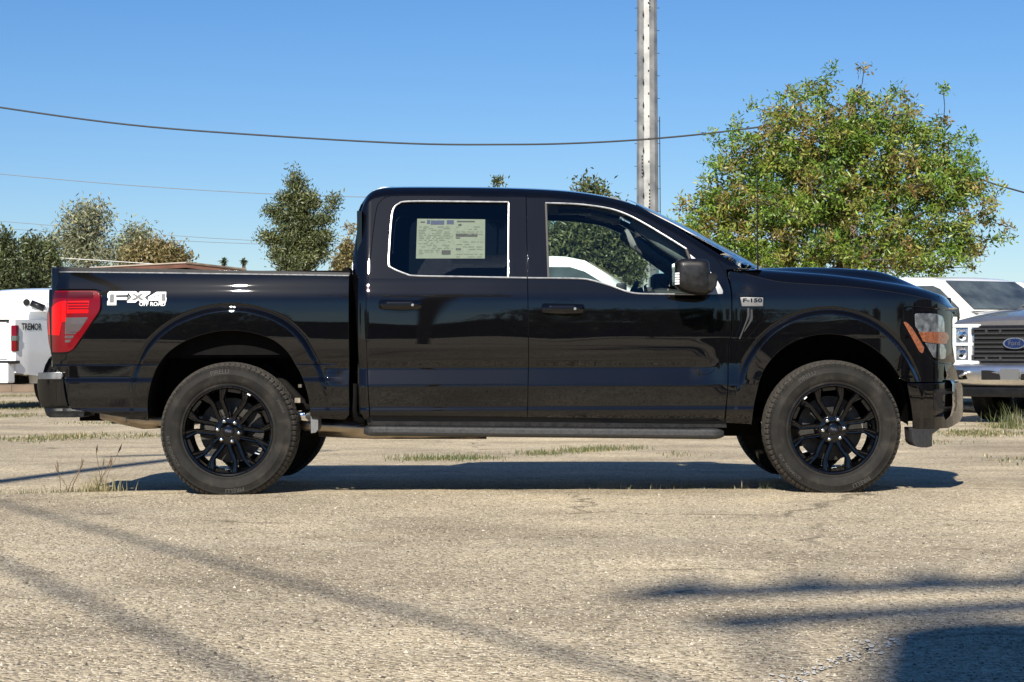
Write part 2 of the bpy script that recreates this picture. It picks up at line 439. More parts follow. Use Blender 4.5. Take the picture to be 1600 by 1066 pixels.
# ------------------------------------------------------------------ truck root
TR = thing('pickup_truck', 'glossy black crew cab pickup truck parked broadside on the tan pavement', 'pickup truck', (0, YC, 0))
TINV = Matrix.Translation((0, -YC, 0))
def part(name, me, parent=None): return newobj(name, me, parent or TR, TINV if parent is None else None)
def mirror(o):
    """the same part on the far side"""
    c = o.copy(); COL.objects.link(c)
    c.scale = (1,-1,1); c.location = (0, 2*YC, 0)
    for ch in list(o.children):
        d = ch.copy(); COL.objects.link(d); d.parent = c
    return c
BOTH = []
def side(name, *segs, holes=(), f=f_body, m='paint', parent=None, **kw):
    o = part(name, panel_mesh(name, outline(*segs), [outline(*h) for h in holes], f, M[m], **kw), parent)
    if parent is None: BOTH.append(o)
    return o
def strip_mesh(name, pxs, f, m, dy=-.004, w=.010, h=.006, closed=False, res=.01):
    """rounded bead of trim running along a measured line on the surface"""
    q = warp(pxs, f); q = resample(q, res, closed)
    y = f(q[:,0], q[:,1])+dy
    pts = [(a[0], yy, a[1]) for a, yy in zip(q, y)]
    n = len(pts); tn = np.gradient(q, axis=0) if not closed else (np.roll(q,-1,0)-np.roll(q,1,0))
    tn = tn/np.maximum(1e-9, np.linalg.norm(tn, axis=1, keepdims=True)); nr = np.stack([-tn[:,1], tn[:,0]], 1)
    prof = [(-w/2, h*.9), (-w/2, .1*h), (-w*.42, -h*.22), (0, -h*.30), (w*.42, -h*.22), (w/2, .1*h), (w/2, h*.9)]
    G = [[(p[0]+nr[i][0]*a, p[1]+b, p[2]+nr[i][1]*a) for a, b in prof] for i, p in enumerate(pts)]
    if closed: G.append(G[0])
    mb = MB(); mb.grid(G); return mb.mesh(name, M[m], smooth=50)

# --- bed side
bed = side('bed_side',
    [(84,425.5),(545,431.5),(545,560),(545,648),(538,655),(500,653),(487,651)], ['r'] and list(reversed(ARCH_R[1:-1])),
    [(231,657),(112,639)], ['c',(107,630),(102,600),(96,583),(89,576),(83,568),(80.5,553)],
    ['c',(101,553),(110,550),(118,544),(140,514),(158,487),(159,470),(158,454)], [(150,451.5),(83,451.5)], res=.0075)
# --- cab side frame (roof rail, pillars)
DOORTOP = crom([(822,306),(915,309.5),(962,316),(1000,332.5),(1057,365.5),(1100,391),(1117,402),(1131,421),(1139.5,442),(1143,465),(1143,505)], 5)
RDOORTOP = crom([(822,305),(640,305),(606,307.5),(594,315),(588,328),(582,370),(577,424),(573,452),(572,480)], 5)
cabside = side('cab_side', [(570,656),(563,644),(560.5,560),(555,470)], ROOF_PX,
    [(1156,418),(1148,421),(1134.5,421)], list(reversed(DOORTOP[:-11])), RDOORTOP[1:], [(573,560),(577,652)],
    f=f_cab, gap=.002)
# --- doors
RWIN = outline(['c',(795,317),(700,316),(640,316),(624,319.5),(615.5,328),(612,350),(609.5,385),(608.5,411),(612,417.5),(634,427),(650,430.5),(720,432),(795,433.5)])
FWIN = outline([(855,318)], ['c',(858,318.5),(915,321.5),(953,328),(981,338),(1010,353),(1045,374.5),(1072,391.5)], [(1074,394),(1098,456),(1096,459)],
    ['c',(1063,459),(986,456.5),(953,445.5),(924.5,437.5),(910,435),(880,434.5),(856,434)])
rdoor = side('rear_door', RDOORTOP[:1]+[(824.5,431),(826,560),(824,652.5)], [(700,651),(578,650)], [(573,560),(572.5,490)], list(reversed(RDOORTOP[1:])),
    holes=[[RWIN]], f=f_cab, gap=.0034)
fdoor = side('front_door', [(1132,658),(824,652.5),(826,560),(824.5,431),(822,306.5)], DOORTOP[1:], ['c',(1142,525),(1138,550),(1137,606),(1132,656)],
    holes=[[FWIN]], f=f_cab, gap=.0034)
# --- fender
FTOP = crom([(1140,424),(1160,428),(1185,434),(1219,441),(1270,445),(1330,449),(1380,455),(1435,464.5),(1466,473),(1481,481)], 5)
side('front_fender', FTOP, [(1483,484),(1421,478)], ['c',(1414,479),(1411.5,484),(1411.5,503)], [(1445,553)], ['c',(1452,560),(1464,567),(1489,570.5)],
    [(1493,576),(1497,592.5),(1470,596.5),(1418,596.5)], list(reversed([p for p in ARCH_F if not (p[0] > 1400 and p[1] > 594)]))[:],
    [(1172,662),(1133.5,660)], ['c',(1138.5,606),(1139.5,550),(1144,520),(1144.8,480),(1144,455),(1140,432)], res=.0075)
# --- front bumper corner
def f_bump(x, z): return f_body(x, np.clip(z, .60, .66))-.012 - .012*np.exp(-((z-.60)/.10)**2) + .10*np.maximum(0, .455-z)
fbump = side('front_bumper', ['c',(1419,599.5),(1460,599.5),(1497,596)], ['c',(1501,599),(1504,608),(1504.5,640),(1502,654),(1496,661)], [(1482,668.5),(1428,669.5)], ['c',(1427,655),(1424,632),(1419,604)], f=f_bump, rim=.03)
side('fog_lamp_bezel', ['c',(1459,611),(1466,608.5),(1488,608),(1494,610),(1494,639),(1489,642),(1466,642),(1460,637),(1459,614)], f=f_bump, m='plastic', dy=-.004, rim=.008)
side('fog_lamp_dark_panel', ['c',(1464,616),(1469,612.5),(1486,612),(1490.5,614),(1490.5,635),(1486,638),(1469,638),(1465,634),(1464,618)], f=f_bump, m='gap', dy=-.0055, rim=.004, res=.008)  # raised black panel, the shade of a recess put into its colour
side('fog_lamp_lens', ['c',(1473,617.5),(1487,616),(1488,632),(1475,634),(1473,620)], f=f_bump, m='gloss', dy=-.008, rim=.006, res=.008)
side('air_dam', [(1425,670),(1468,670),(1456,678)], [(1456,697)], ['c',(1448,699),(1434,698),(1427,692)], f=lambda x, z: f_bump(x, .5+0*z)+.015, m='board', rim=.25)
# --- headlamp
side('headlamp_housing', [(1421,480),(1484,486)], [(1490,492),(1488,500),(1488,540),(1492,566),(1489,569.5)], ['c',(1464,566),(1453,559),(1446,551.5)], [(1412.5,502),(1412.5,486),(1416,481)], m='gloss', dy=.004)
side('headlamp_upper_lens', ['c',(1430,492),(1434,490.5),(1460,491),(1472,495),(1475,505),(1475.5,521)], [(1438,520),(1431,510)], m='reflector', dy=-.001, rim=.01)
side('headlamp_amber_bar', ['c',(1437,521),(1440,519.5),(1475,519.5),(1481,523),(1483,528)], ['c',(1480,533),(1476,537),(1446,534),(1441,529)], m='amber', dy=-.008, rim=.02)
side('headlamp_lower_lens', [(1446,535.5),(1474,538)], ['c',(1478,548),(1477,559),(1472,561)], [(1459,558)], m='reflector', dy=-.001, rim=.01)
side('headlamp_divider', [(1464,538),(1468,538),(1468,560),(1463,559)], m='gloss', dy=-.006, rim=.01)
side('side_marker', [(1412.5,504)], ['c',(1415,503.5),(1419,506.5),(1425,513)], [(1443.5,543)], ['c',(1443,548),(1441,551.5),(1437,549)], m='amber', dy=-.004, rim=.01)
# --- tail lamp
def f_tail(x, z): return f_body(x, z)-.010+4*np.maximum(0, -2.90-x)**2
TAIL_OUT = [[(80,455.5)], ['c',(112,455),(145,455),(152.5,457),(155.5,464),(155.5,481),(153,488)], [(119,538)], ['c',(114,545),(107,549),(98,550)], [(80,550.5)], ['c',(76.5,535),(74.5,515),(74,495),(76,482),(79,474)]]
tl = side('tail_lamp', *TAIL_OUT, f=f_tail, m='redlens', rim=.05)
def sub(parent, name, *segs, f=f_body, m='paint', **kw):
    return part(name, panel_mesh(name, outline(*segs), [], f, M[m], **kw), parent)
sub(tl, 'upper_lens', [(80,458),(140,456.5),(146,458),(145,466),(82,466)], f=f_tail, m='reddark', dy=-.0022, rim=.003, res=.008)
sub(tl, 'brake_lens', ['c',(76,492),(79,483),(88,474),(100,470.5)], [(103,471),(103,502),(96,503),(92,524),(75.5,523)], f=f_tail, m='redbright', dy=-.0026, rim=.003, res=.008)
sub(tl, 'turn_lens', [(106,471),(139,470.5),(137.5,489),(104.5,489.5)], f=f_tail, m='redbright', dy=-.0020, rim=.003, res=.008)
for i in range(3): sub(tl, 'lens_rib', [(106,473.5+i*4.2),(138,473.2+i*4.2),(138,474.6+i*4.2),(106,474.9+i*4.2)], f=f_tail, m='redlens', dy=-.004, rim=.003, res=.008)
sub(tl, 'reverse_lens', [(102.5,497),(137,496.5),(124,516),(118,520),(102,519)], f=f_tail, m='revlens', dy=-.0026, rim=.003, res=.008)
for i, (a, b) in enumerate([(117,521.5),(112.5,528),(108,534.5)]):
    sub(tl, 'reverse_lens_rib', [(102,b-3),(a+3,b-3),(a,b+.6),(102,b+.6)], f=f_tail, m='revlens', dy=-.0026, rim=.003, res=.008)
side('tail_lamp_surround', [(77,453)], [(151,452.5)], ['c',(158,456),(158.5,470),(158,487)], [(119,544)], ['c',(111,550),(100,553),(80,553.5)], m='gloss', dy=.012)
# --- rear bumper corner
def f_rb(x, z): return f_body(np.maximum(x, -2.90), np.clip(z, .50, .56))-.016+4.0*np.maximum(0, -2.93-x)**2
side('rear_bumper', [(59,592.5),(98,592.5)], ['c',(99,605),(101.5,620),(105,634)], [(66,635)], ['c',(61,622),(58.5,605)], f=f_rb, m='paint', rim=.05)
side('rear_bumper_pad', [(60,583),(94.5,582)], ['c',(96.5,583.5),(97,588),(95,592)], [(59,592)], f=f_rb, m='chrome', dy=-.004, rim=.06)
side('rear_valance', [(69,635.5),(106,635),(132,643),(130,651.5),(78,652)], ['c',(73,649),(69,637)], f=f_rb, m='plastic', dy=.02, rim=.3)
# --- bed rail cap
for (nm, mm, a, b, dy) in (('bed_rail_cap','plastic',[(80.5,424),(82,420),(88,418)],[(546,426.5),(546,430.5)],-.004),):
    side(nm, a, b, m=mm, dy=dy, rim=.09)
# bright edge under the cap
o = part('bed_rail_trim', strip_mesh('bed_rail_trim', [(85,425.2),(300,427.4),(545,431)], f_body, 'chrome', dy=-.005, w=.0075, h=.004)); BOTH.append(o)
# --- glass, seals and bright trim of the doors
def child_panel(parent, name, loop, f, m, dy, **kw): return part(name, panel_mesh(name, loop, [], f, M[m], dy=dy, rim=.004, res=.03, **kw), parent)
child_panel(rdoor, 'window_glass', RWIN, f_cab, 'glass_dark', .012, gap=-.004)
child_panel(fdoor, 'window_glass', FWIN, f_cab, 'glass_clear', .012, gap=-.004)
def scale_loop(l, d):
    q = offset_poly(np.array(l), d); return [tuple(p) for p in q]
part('window_trim', strip_mesh('window_trim', crom([(795,316),(720,315.2),(640,315),(623,318.6),(614.5,328),(611,350),(608.6,385),(607.6,412),(612,418.8),(634,428.2),(650,431.2),(720,432.6),(823,434.4)],8), f_cab, 'chrome', dy=-.006, w=.0105, h=.007), rdoor)
part('window_divider', strip_mesh('window_divider', [(795,316),(794,433)], f_cab, 'chrome', dy=-.004, w=.007, h=.006), rdoor)
part('window_trim', strip_mesh('window_trim', crom([(852,317.5),(885,318.3),(915,320.4),(953,326.3),(981.5,336.2),(1010,351.2),(1045.7,372.6),(1072,389)],8), f_cab, 'chrome', dy=-.006, w=.0105, h=.007), fdoor)
part('belt_trim', strip_mesh('belt_trim', crom([(825,434.4),(880,435),(910,435.8),(924.5,438.2),(953,446.3),(986,457.3),(1020,459.5),(1098,460)],8), f_cab, 'chrome', dy=-.006, w=.0105, h=.007), fdoor)
part('window_divider', strip_mesh('window_divider', [(853,318),(857,434)], f_cab, 'rubber', dy=-.003, w=.014, h=.006), fdoor)
part('window_front_seal', strip_mesh('window_front_seal', [(1072,389),(1074,394),(1097,458)], f_cab, 'rubber', dy=-.004, w=.02, h=.006), fdoor)
M['sail'] = noisy(mat('mirror_sail_glare', (.30,.31,.32), .35, .3), 30, .1)  # sky glare on glossy black trim, put into a pale grey colour
part('mirror_sail', panel_mesh('mirror_sail', outline([(1076,396)], ['c',(1100,415),(1116,432),(1128,452),(1129,459)], [(1100,459.5)]), [], f_cab, M['sail'], dy=-.004, rim=.006), fdoor)
# --- door handles
def handle(parent, x0, y0):
    def mp(l): return [(x0+a, y0+b) for a, b in l]
    cup = outline(['c', *mp([(22,2),(24,-3.5),(30,-6),(44,-6),(50,-3.5),(52,2)])], ['c', *mp([(50,17),(46,20),(29,20),(24,17)])])
    part('handle_recess', panel_mesh('handle_recess', cup, [], f_body, M['gloss'], dy=-.0015, rim=.004), parent)
    bar = outline(['c', *mp([(1,2),(4,.5),(35,1),(65,2),(68.5,4),(69,8),(68,13.5),(64,15)])], ['c', *mp([(35,15.5),(5,14),(1,12),(.5,6)])])
    zc = P(x0+35, y0+8, 0)[2]; xc = P(x0+35, y0+8, 0)[0]
    part('door_handle', panel_mesh('door_handle', bar, [], lambda x, z: f_body(x, zc+0*z)+13*(z-zc)**2+9*np.maximum(0, np.abs(x-xc)-.07)**2, M['gloss'], dy=-.036, rim=.03, edge=.003, res=.005), parent)
    kn = outline(['c', *mp([(53,6.8),(55,6.4),(56,8),(55,9.8),(53,9.8),(52,8.3),(53,6.8)])])
    part('handle_lock', panel_mesh('handle_lock', kn, [], f_body, M['silver'], dy=-.038, rim=.004, edge=.001, res=.006), parent)
handle(rdoor, 590.5, 468.5); handle(fdoor, 844.5, 474.5)
# --- rocker, step board
side('rocker_panel', [(570,646),(826,649),(1135,655),(1135,668),(826,667),(575,664)], f=lambda x, z: 0*x+.045, m='plastic', rim=.12)
for o in list(BOTH): mirror(o)

# --- running board
def board():
    mb = MB(); a = P(604,667,-.03); b = P(1092,671,-.03); zt, zb = a[2]+.001, a[2]-.056
    zt2, zb2 = b[2], b[2]-.060
    prof = lambda zt, zb: [(-.048,zb+.012),(-.055,zb+.024),(-.055,zt-.012),(-.048,zt-.002),(-.035,zt),(.10,zt+.004),(.14,zt-.004),(.14,zb+.02),(.08,zb),(-.03,zb)]
    n = 2; G = []
    for (x, t, bb) in ((a[0], zt, zb), (b[0], zt2, zb2)): G.append([(x, y, z) for y, z in prof(t, bb)])
    k = len(G[0]); mb.add(G[0]+G[1], [(i, (i+1)%k, k+(i+1)%k, k+i) for i in range(k)]+[tuple(range(k))[::-1], tuple(range(k, 2*k))])
    o = mb.obj('running_board', M['board'], TR, TINV, smooth=25)
    for (x0, x1, t, bb, sg) in ((a[0]-.001, a[0]-.142, zt, zb, -1), (b[0]+.001, b[0]+.155, zt2, zb2, 1)):
        m2 = MB(); xs = np.linspace(0, 1, 7); G = []
        for u in xs:
            s_ = 1.03 if u < .55 else 1.03*math.sqrt(max(.05, 1-((u-.55)/.47)**2*.75)); cy, cz = .045, (t+bb)/2
            G.append([(x0+(x1-x0)*u, cy+(y-cy)*s_, cz+(z-cz)*s_) for y, z in prof(t, bb)])
        vs = [p for r in G for p in r]; fs = [(i*k+j, i*k+(j+1)%k, (i+1)*k+(j+1)%k, (i+1)*k+j) for i in range(6) for j in range(k)]
        fs += [tuple(range(k))[::-1], tuple(6*k+j for j in range(k))]; m2.add(vs, fs); m2.obj('end_cap', M['board'], o, smooth=30)
    pm = MB(); pm.lathe([(.0,.0055),(.008,.005),(.012,.0)], 8, 'Z'); pm = pm.mesh('tread_stud', M['plastic'], smooth=True)
    for i in range(44):
        u = i/43; x = a[0]+.05+(b[0]-a[0]-.1)*u; z = zt+(zt2-zt)*u+.0035
        for yy in (-.015, .03): t = newobj('tread_stud', pm, o); t.location = (x+(.02 if yy > 0 else 0), yy, z)
    for x in (-.75, .1, .95):
        bm = MB(); bm.box((x, .22, .47), (.07, .34, .03), rx=.18); bm.obj('board_bracket', M['under'], o)
    c = mirror(o)
board()

# ------------------------------------------------------------------ roof, hood, screens, ends
def loft_obj(name, G, m, smooth=True, parent=None):
    mb = MB(); mb.grid(G); me = mb.mesh(name, M[m] if isinstance(m, str) else m, smooth=smooth)
    return part(name, me, parent)
def roof():
    q = warp([p for p in ROOF_PX if p[0] <= 985 and p[1] < 300 or (p[0] <= 990 and p[0] > 570)], f_cab)
    q = q[q[:,0].argsort()]; G = []
    for x, z in q:
        y0 = float(f_cab(np.array([x]), np.array([z]))[0]); row = []
        for u in np.linspace(0, 1, 25):
            y = y0+(2*YC-2*y0)*u; t = 1-abs(2*u-1); row.append((x, y, z+.038*(1-(1-t)**3)))
        G.append(row)
    loft_obj('roof', G, 'paint')
    # rear upper roof edge down to the rear window
    r0 = G[0]; zb = 1.30; G2 = []
    for k, (dx, z) in enumerate([(0, None), (-.03, 1.80), (-.055, 1.74)]):
        G2.append([(p[0]+dx, p[1], p[2] if z is None else z) for p in r0])
    loft_obj('cab_rear_header', G2, 'paint')
    xb = -1.075; b = MB()
    b.box((xb, YC, .93), (.03, 1.72, .80)); b.box((xb+.0, .22, 1.50), (.03, .22, .5)); b.box((xb, 2*YC-.22, 1.50), (.03, .22, .5))
    b.obj('cab_rear_wall', M['paint'], TR, TINV)
    g = MB(); g.box((xb, YC, 1.53), (.012, 1.34, .42), ry=-.12); g.obj('rear_window', M['glass_dark'], TR, TINV)
    h = MB(); xs = P(583,0,.9)[0], P(626,0,.9)[0]
    pts = [(xs[0], 1.892),(xs[0]+.01, 1.925),(xs[0]+.07,1.947),(xs[0]+.15,1.950),(xs[1]-.02,1.93),(xs[1]+.03,1.892)]
    h.prism(pts, .72, 1.28); h.obj('high_brake_lamp', M['silver'], TR, TINV, bevel=.006, smooth=40)
    hl = MB(); hl.box((-.22, YC, 1.835), (1.5, 1.42, .02)); hl.obj('headliner', M['headliner'], TR, TINV)
roof()
def screens():
    # windscreen
    n = 9; G = []
    for i in range(n):
        u = i/(n-1); px_ = 978+(1163-978)*u; py_ = 311.5+(414-311.5)*u
        py_ -= 7.0*math.sin(math.pi*u)*.55
        y0 = .235+(.085-.235)*u; e = P(px_, py_, y0); row = []
        for v in np.linspace(0, 1, 21):
            t = 2*v-1; bow = (1-t*t)
            row.append((e[0]+(.10+.10*u)*bow, y0+(2*YC-2*y0)*v, e[2]+.012*bow))
        G.append(row)
    loft_obj('windscreen', G, 'glass_ws')
    b = MB(); e = P(1160,421,.1)
    b.grid([[(e[0]+dx+.19*(1-(2*v-1)**2), .06+(2*YC-.12)*v, e[2]+dz) for v in np.linspace(0,1,13)] for dx, dz in ((-.05,-.015),(.10,-.005))])
    b.obj('cowl_panel', M['plastic'], TR, TINV)
    w = MB(); w.tube([(1.33,.35,1.385),(1.22,.75,1.46),(1.14,1.1,1.52)], .008, 6); w.obj('wiper_arm', M['plastic'], TR, TINV)
    a = MB(); p0 = P(1184,421,.35); p1 = P(1183.2,262,.35); a.tube([p0, p0*.6+p1*.4, p1], [.006,.0042,.0025], 6); a.obj('antenna', M['plastic'], TR, TINV)
screens()
def hood():
    q = warp(FTOP[2:], f_body); q = q[q[:,0].argsort()]
    top = px_line(crom([(1146,418),(1165,419.5),(1195,421.5),(1250,425.5),(1306,430),(1378,440),(1420,447.5),(1452,455.5),(1472,464),(1484,481)],5), .16)
    cen = px_line(crom([(1150,421),(1205,420),(1250,419.3),(1290,420),(1330,422.5),(1360,426.5),(1390,432.5),(1415,440),(1440,450),(1462,462),(1480,484)],5), .62)
    G = []
    for x, z in q:
        y0 = float(f_body(np.array([x]), np.array([z]))[0]); zt = float(np.interp(x, top[:,0], top[:,1])); zc = float(np.interp(x, cen[:,0], cen[:,1]))
        zt = max(zt, z+.002); row = []
        for v in np.linspace(0, .5, 26)**1.15/(.5**.15):
            yy = v*2*(YC-y0); t = yy
            zz = z+(zt-z)*(1-(1-min(1, t/.17))**2.4)
            zz += (max(zc, zt)-zt)*float(sstep(.30, .46, t))*float(1-sstep(2.15, 2.48, x))
            nose = .17*(1-((YC-y0-yy)/(YC-y0))**2)*float(sstep(1.9, 2.55, x))
            row.append((x+nose, y0+yy, zz))
        G.append(row+[(p[0], 2*YC-p[1], p[2]) for p in row[-2::-1]])
    me = loft_obj('hood', G, 'paint')
    # seam strip between hood and fender
    o = part('hood_shut_line', strip_mesh('hood_shut_line', FTOP[6:], f_body, 'gap', dy=.002, w=.007, h=.004)); mirror(o)
    return G
HG = hood()
def ends():
    # centre of the front end: grille, lower fascia, bumper
    def fx(y): return .135*(1-((y-YC)/.72)**2)
    ys = np.linspace(.29, 2*YC-.29, 25)
    def band(name, prof, m, dx=0): return loft_obj(name, [[(x+fx(y)+dx, y, z) for y in ys] for x, z in prof], m)
    band('grille_backing', [(2.50,1.21),(2.50,.80)], 'under')
    band('upper_fascia', [(2.46,1.235),(2.55,1.215),(2.565,1.19),(2.555,1.16)], 'gloss')
    band('lower_fascia', [(2.55,.83),(2.58,.80),(2.60,.715),(2.59,.69)], 'paint')
    for k in range(5): band('grille_bar', [(2.53,1.145-k*.072),(2.555,1.135-k*.072),(2.555,1.115-k*.072),(2.53,1.105-k*.072)], 'gloss')
    for s in (.29, 2*YC-.29):
        b = MB(); b.box((2.50, YC+(s-YC)*.93, 1.0), (.05, .05, .36)); b.obj('grille_side', M['gloss'], TR, TINV)
    band('bumper_centre', [(2.54,.692),(2.62,.685),(2.634,.66),(2.634,.52),(2.62,.46),(2.56,.41),(2.40,.41)], 'paint')
    # tailgate and rear bumper beam
    b = MB(); b.box((-2.955, YC, 1.09), (.05, 1.84, .63)); b.obj('tailgate', M['paint'], TR, TINV, bevel=.015, smooth=40)
    b = MB(); b.box((-3.0, YC, .63), (.12, 1.82, .17)); b.obj('rear_bumper_beam', M['paint'], TR, TINV, bevel=.02, smooth=40)
    # bed inside
    b = MB(); b.box((-2.03, YC, .86), (1.80, 1.76, .04)); b.obj('bed_floor', M['under'], TR, TINV)
    for s in (-1, 1):
        b = MB(); b.box((-2.03, YC+s*.90, 1.12), (1.80, .03, .52)); b.obj('bed_wall', M['under'], TR, TINV)
    b = MB(); b.box((-1.155, YC, 1.12), (.03, 1.80, .56)); b.obj('bed_front_wall', M['under'], TR, TINV)
ends()
# ------------------------------------------------------------------ wheel wells, chassis
def chassis():
    for arch, cx, nm in ((AR, XR, 'rear'), (AF, XF, 'front')):
        q = resample(arch, .05, False)
        for s in (0, 1):
            mb = MB(); G = []
            for x, z in q:
                yo = float(f_body(np.array([x]), np.array([z]))[0])+.012
                G.append([(x, y if not s else 2*YC-y, z+dz) for y, dz in ((yo,0),(yo+.05,.012),(.45,.03))])
            mb.grid(G); c = len(q); inner = [(p[0], .45 if not s else 2*YC-.45, p[1]+.03) for p in q]
            mb.add(inner+[(q[-1][0], inner[0][1], .55),(q[0][0], inner[0][1], .55)], [tuple(range(c+2))])
            o = mb.obj('wheel_well', M['under'], TR, TINV, smooth=40)
            if nm == 'rear':
                pm = MB(); pm.box((XR+.01, .40 if not s else 2*YC-.40, .93), (.62, .05, .17)); pm.obj('liner_panel', M['liner'], o, bevel=.02)
                for k in (-.145, .135):
                    sm = MB(); sm.box((XR+k, .372 if not s else 2*YC-.372, .925), (.03, .02, .13)); sm.box((XR+k+.018, .362 if not s else 2*YC-.362, .925), (.008, .02, .13)); sm.obj('liner_slot', M['gap'], o)
    b = MB(); b.box((.02, YC, .55), (2.2, 1.76, .12)); b.obj('floor_pan', M['under'], TR, TINV)
    for s in (-1, 1):
        b = MB(); b.box((-.1, YC+s*.45, .50), (5.2, .10, .16)); b.obj('frame_rail', M['under'], TR, TINV)
    b = MB(); b.tube([(XR,.30,ZW),(XR,1.7,ZW)], .055, 12); b.lathe([(.02,-.17),(.13,-.13),(.165,0),(.13,.13),(.02,.17)], 16, 'Y', (XR, YC, ZW)); b.obj('rear_axle', M['under'], TR, TINV, smooth=40)
    b = MB(); b.tube([(XF,.30,ZW),(XF,1.7,ZW)], .04, 12); b.box((XF, YC, .45), (.5, .8, .12)); b.obj('front_axle', M['under'], TR, TINV)
    for nm, c_, d_ in (('gearbox',(.9,YC,.42),(1.1,.6,.2)),('crossmember',(2.2,YC,.55),(.5,1.2,.25)),('crossmember',(-2.6,YC,.63),(.5,1.2,.12))): b = MB(); b.box(c_, d_); b.obj(nm, M['under'], TR, TINV)
    b = MB(); b.tube([(XR+.05,.42,.62),(XR+.20,.32,.80),(XR+.42,.30,.56),(XR+.5,.3,.5)], .028, 8); b.obj('shock_absorber', M['liner'], TR, TINV, smooth=True)
    for c_, d_ in (((XR+.41,.20,.575),(.035,.05,.03)),((XR+.43,.16,.665),(.02,.05,.02))): b = MB(); b.box(c_, d_); b.obj('shock_mount_bolt', M['steel'], TR, TINV)
    # exhaust
    b = MB()
    e = [P(200,655,.45), P(240,657,.42), P(300,655,.45), P(400,640,.5), P(470,662,.30), P(520,666,.30), P(600,670,.32), P(700,668,.36)]
    b.tube(crom([tuple(p) for p in e], 5), .038, 12); b.obj('exhaust_pipe', M['steel'], TR, TINV, smooth=True)
    b = MB(); e = [P(160,645,.5), P(190,651,.48), P(225,656,.46), P(255,657,.45)]; b.tube([tuple(p) for p in e], [.042,.05,.06,.05], 12); b.obj('tailpipe', M['steel'], TR, TINV, smooth=True)
    b = MB(); b.tube([tuple(P(452,650,.18)), tuple(P(490,649,.16))], .036, 12); b.obj('muffler_end', M['mirrorchrome'], TR, TINV, smooth=True)
    b = MB(); b.tube([tuple(P(500,664,.35)), tuple(P(580,668,.35)), tuple(P(760,668,.40))], .075, 14); b.obj('muffler', M['steel'], TR, TINV, smooth=True)
    p = [P(485,639,.02), P(497,639,.02), P(497,671,.02), P(493,676,.02), P(486,677,.02)]
    b = MB(); b.prism([(a[0], a[2]) for a in p], .02, .20); b.obj('mud_guard', M['decalgrey'], TR, TINV)
    b = MB(); a = P(140,650,.9); b.box((a[0], YC, a[2]), (.16,.09,.07)); b.box((a[0]-.13, YC, a[2]+.02), (.16,.5,.05)); b.obj('hitch_receiver', M['under'], TR, TINV, bevel=.006)
    b = MB(); b.tube([tuple(P(553,600,.1)), tuple(P(553,640,.08)), tuple(P(556,654,.1)), tuple(P(575,661,.12))], .022, 8); b.obj('cab_mount', M['under'], TR, TINV, smooth=True)
chassis()
# ------------------------------------------------------------------ wheels
def text_polys(s, size=1.0, bold=0.):
    cu = bpy.data.curves.new('t', 'FONT'); cu.body = s; cu.size = size; cu.align_x = 'CENTER'; cu.resolution_u = 3; cu.offset = bold
    o = bpy.data.objects.new('t', cu); COL.objects.link(o)
    dg = bpy.context.evaluated_depsgraph_get(); me = bpy.data.meshes.new_from_object(o.evaluated_get(dg))
    V = np.array([v.co[:2] for v in me.vertices]); F = [tuple(p.vertices) for p in me.polygons]
    bpy.data.objects.remove(o); bpy.data.curves.remove(cu); bpy.data.meshes.remove(me)
    return V, F
def tyre_mesh():
    # (radius, y) outer face at y=-.14
    R0 = RW
    prof = [(.262,-.105),(.270,-.124),(.276,-.127),(.284,-.127),(.290,-.1335),(.305,-.1395),(.330,-.143),(.338,-.1446),(.342,-.143),(.360,-.141),(.372,-.1375),(.376,-.1385),(.382,-.135),
            (.392,-.127),(.3985,-.119),(.4035,-.110),(.4070,-.098),(.4085,-.088),(.4015,-.086),(.4015,-.080),(.4095,-.078),(.4110,-.058),(.4115,-.033),(.4030,-.031),(.4030,-.023),(.4120,-.021),(.4122,0)]
    prof = prof+[(r, -y) for r, y in prof[-2::-1]]
    n = 312; vs, fs = [], []; m = len(prof); mi = []
    for k in range(n):
        th = 2*math.pi*k/n; g = k % 4
        for j, (r, y) in enumerate(prof):
            rr, yy = r, y
            sh = .372 < r and abs(y) > .08
            if sh and g == 0:
                w = min(1, max(0, (r-.378)/.012)); rr -= .007*w; yy *= 1-.03*w
            elif r > .405 and abs(y) < .08 and (k+int(abs(y)*200)) % 6 == 0: rr -= .005
            vs.append((rr*math.cos(th), yy, rr*math.sin(th)))
    for k in range(n):
        for j in range(m-1):
            fs.append((k*m+j, k*m+j+1, ((k+1)%n)*m+j+1, ((k+1)%n)*m+j)); mi.append(1 if min(prof[j][0], prof[j+1][0]) > .388 else 0)
    # flattened contact patch
    vs = [(x, y, max(z, -ZW/WS+.001)) for x, y, z in vs]
    me = bpy.data.meshes.new('tyre'); me.from_pydata(vs, [], fs); me.materials.append(M['tyre']); me.materials.append(M['tread'])
    me.polygons.foreach_set('material_index', mi); 
    bm = bmesh.new(); bm.from_mesh(me); bmesh.ops.recalc_face_normals(bm, faces=bm.faces); bm.to_mesh(me); bm.free()
    for p in me.polygons: p.use_smooth = True
    me.set_sharp_from_angle(angle=R(32)); return me
def bend_text(s, size, r, a0, y, flip=False):
    V, F = text_polys(s, size, .012*size); vs = []
    for u, v in V:
        rr = r+v if not flip else r-v; th = a0-u/r if not flip else a0+u/r
        vs.append((rr*math.cos(th), y+.0006*0, rr*math.sin(th)))
    return vs, F
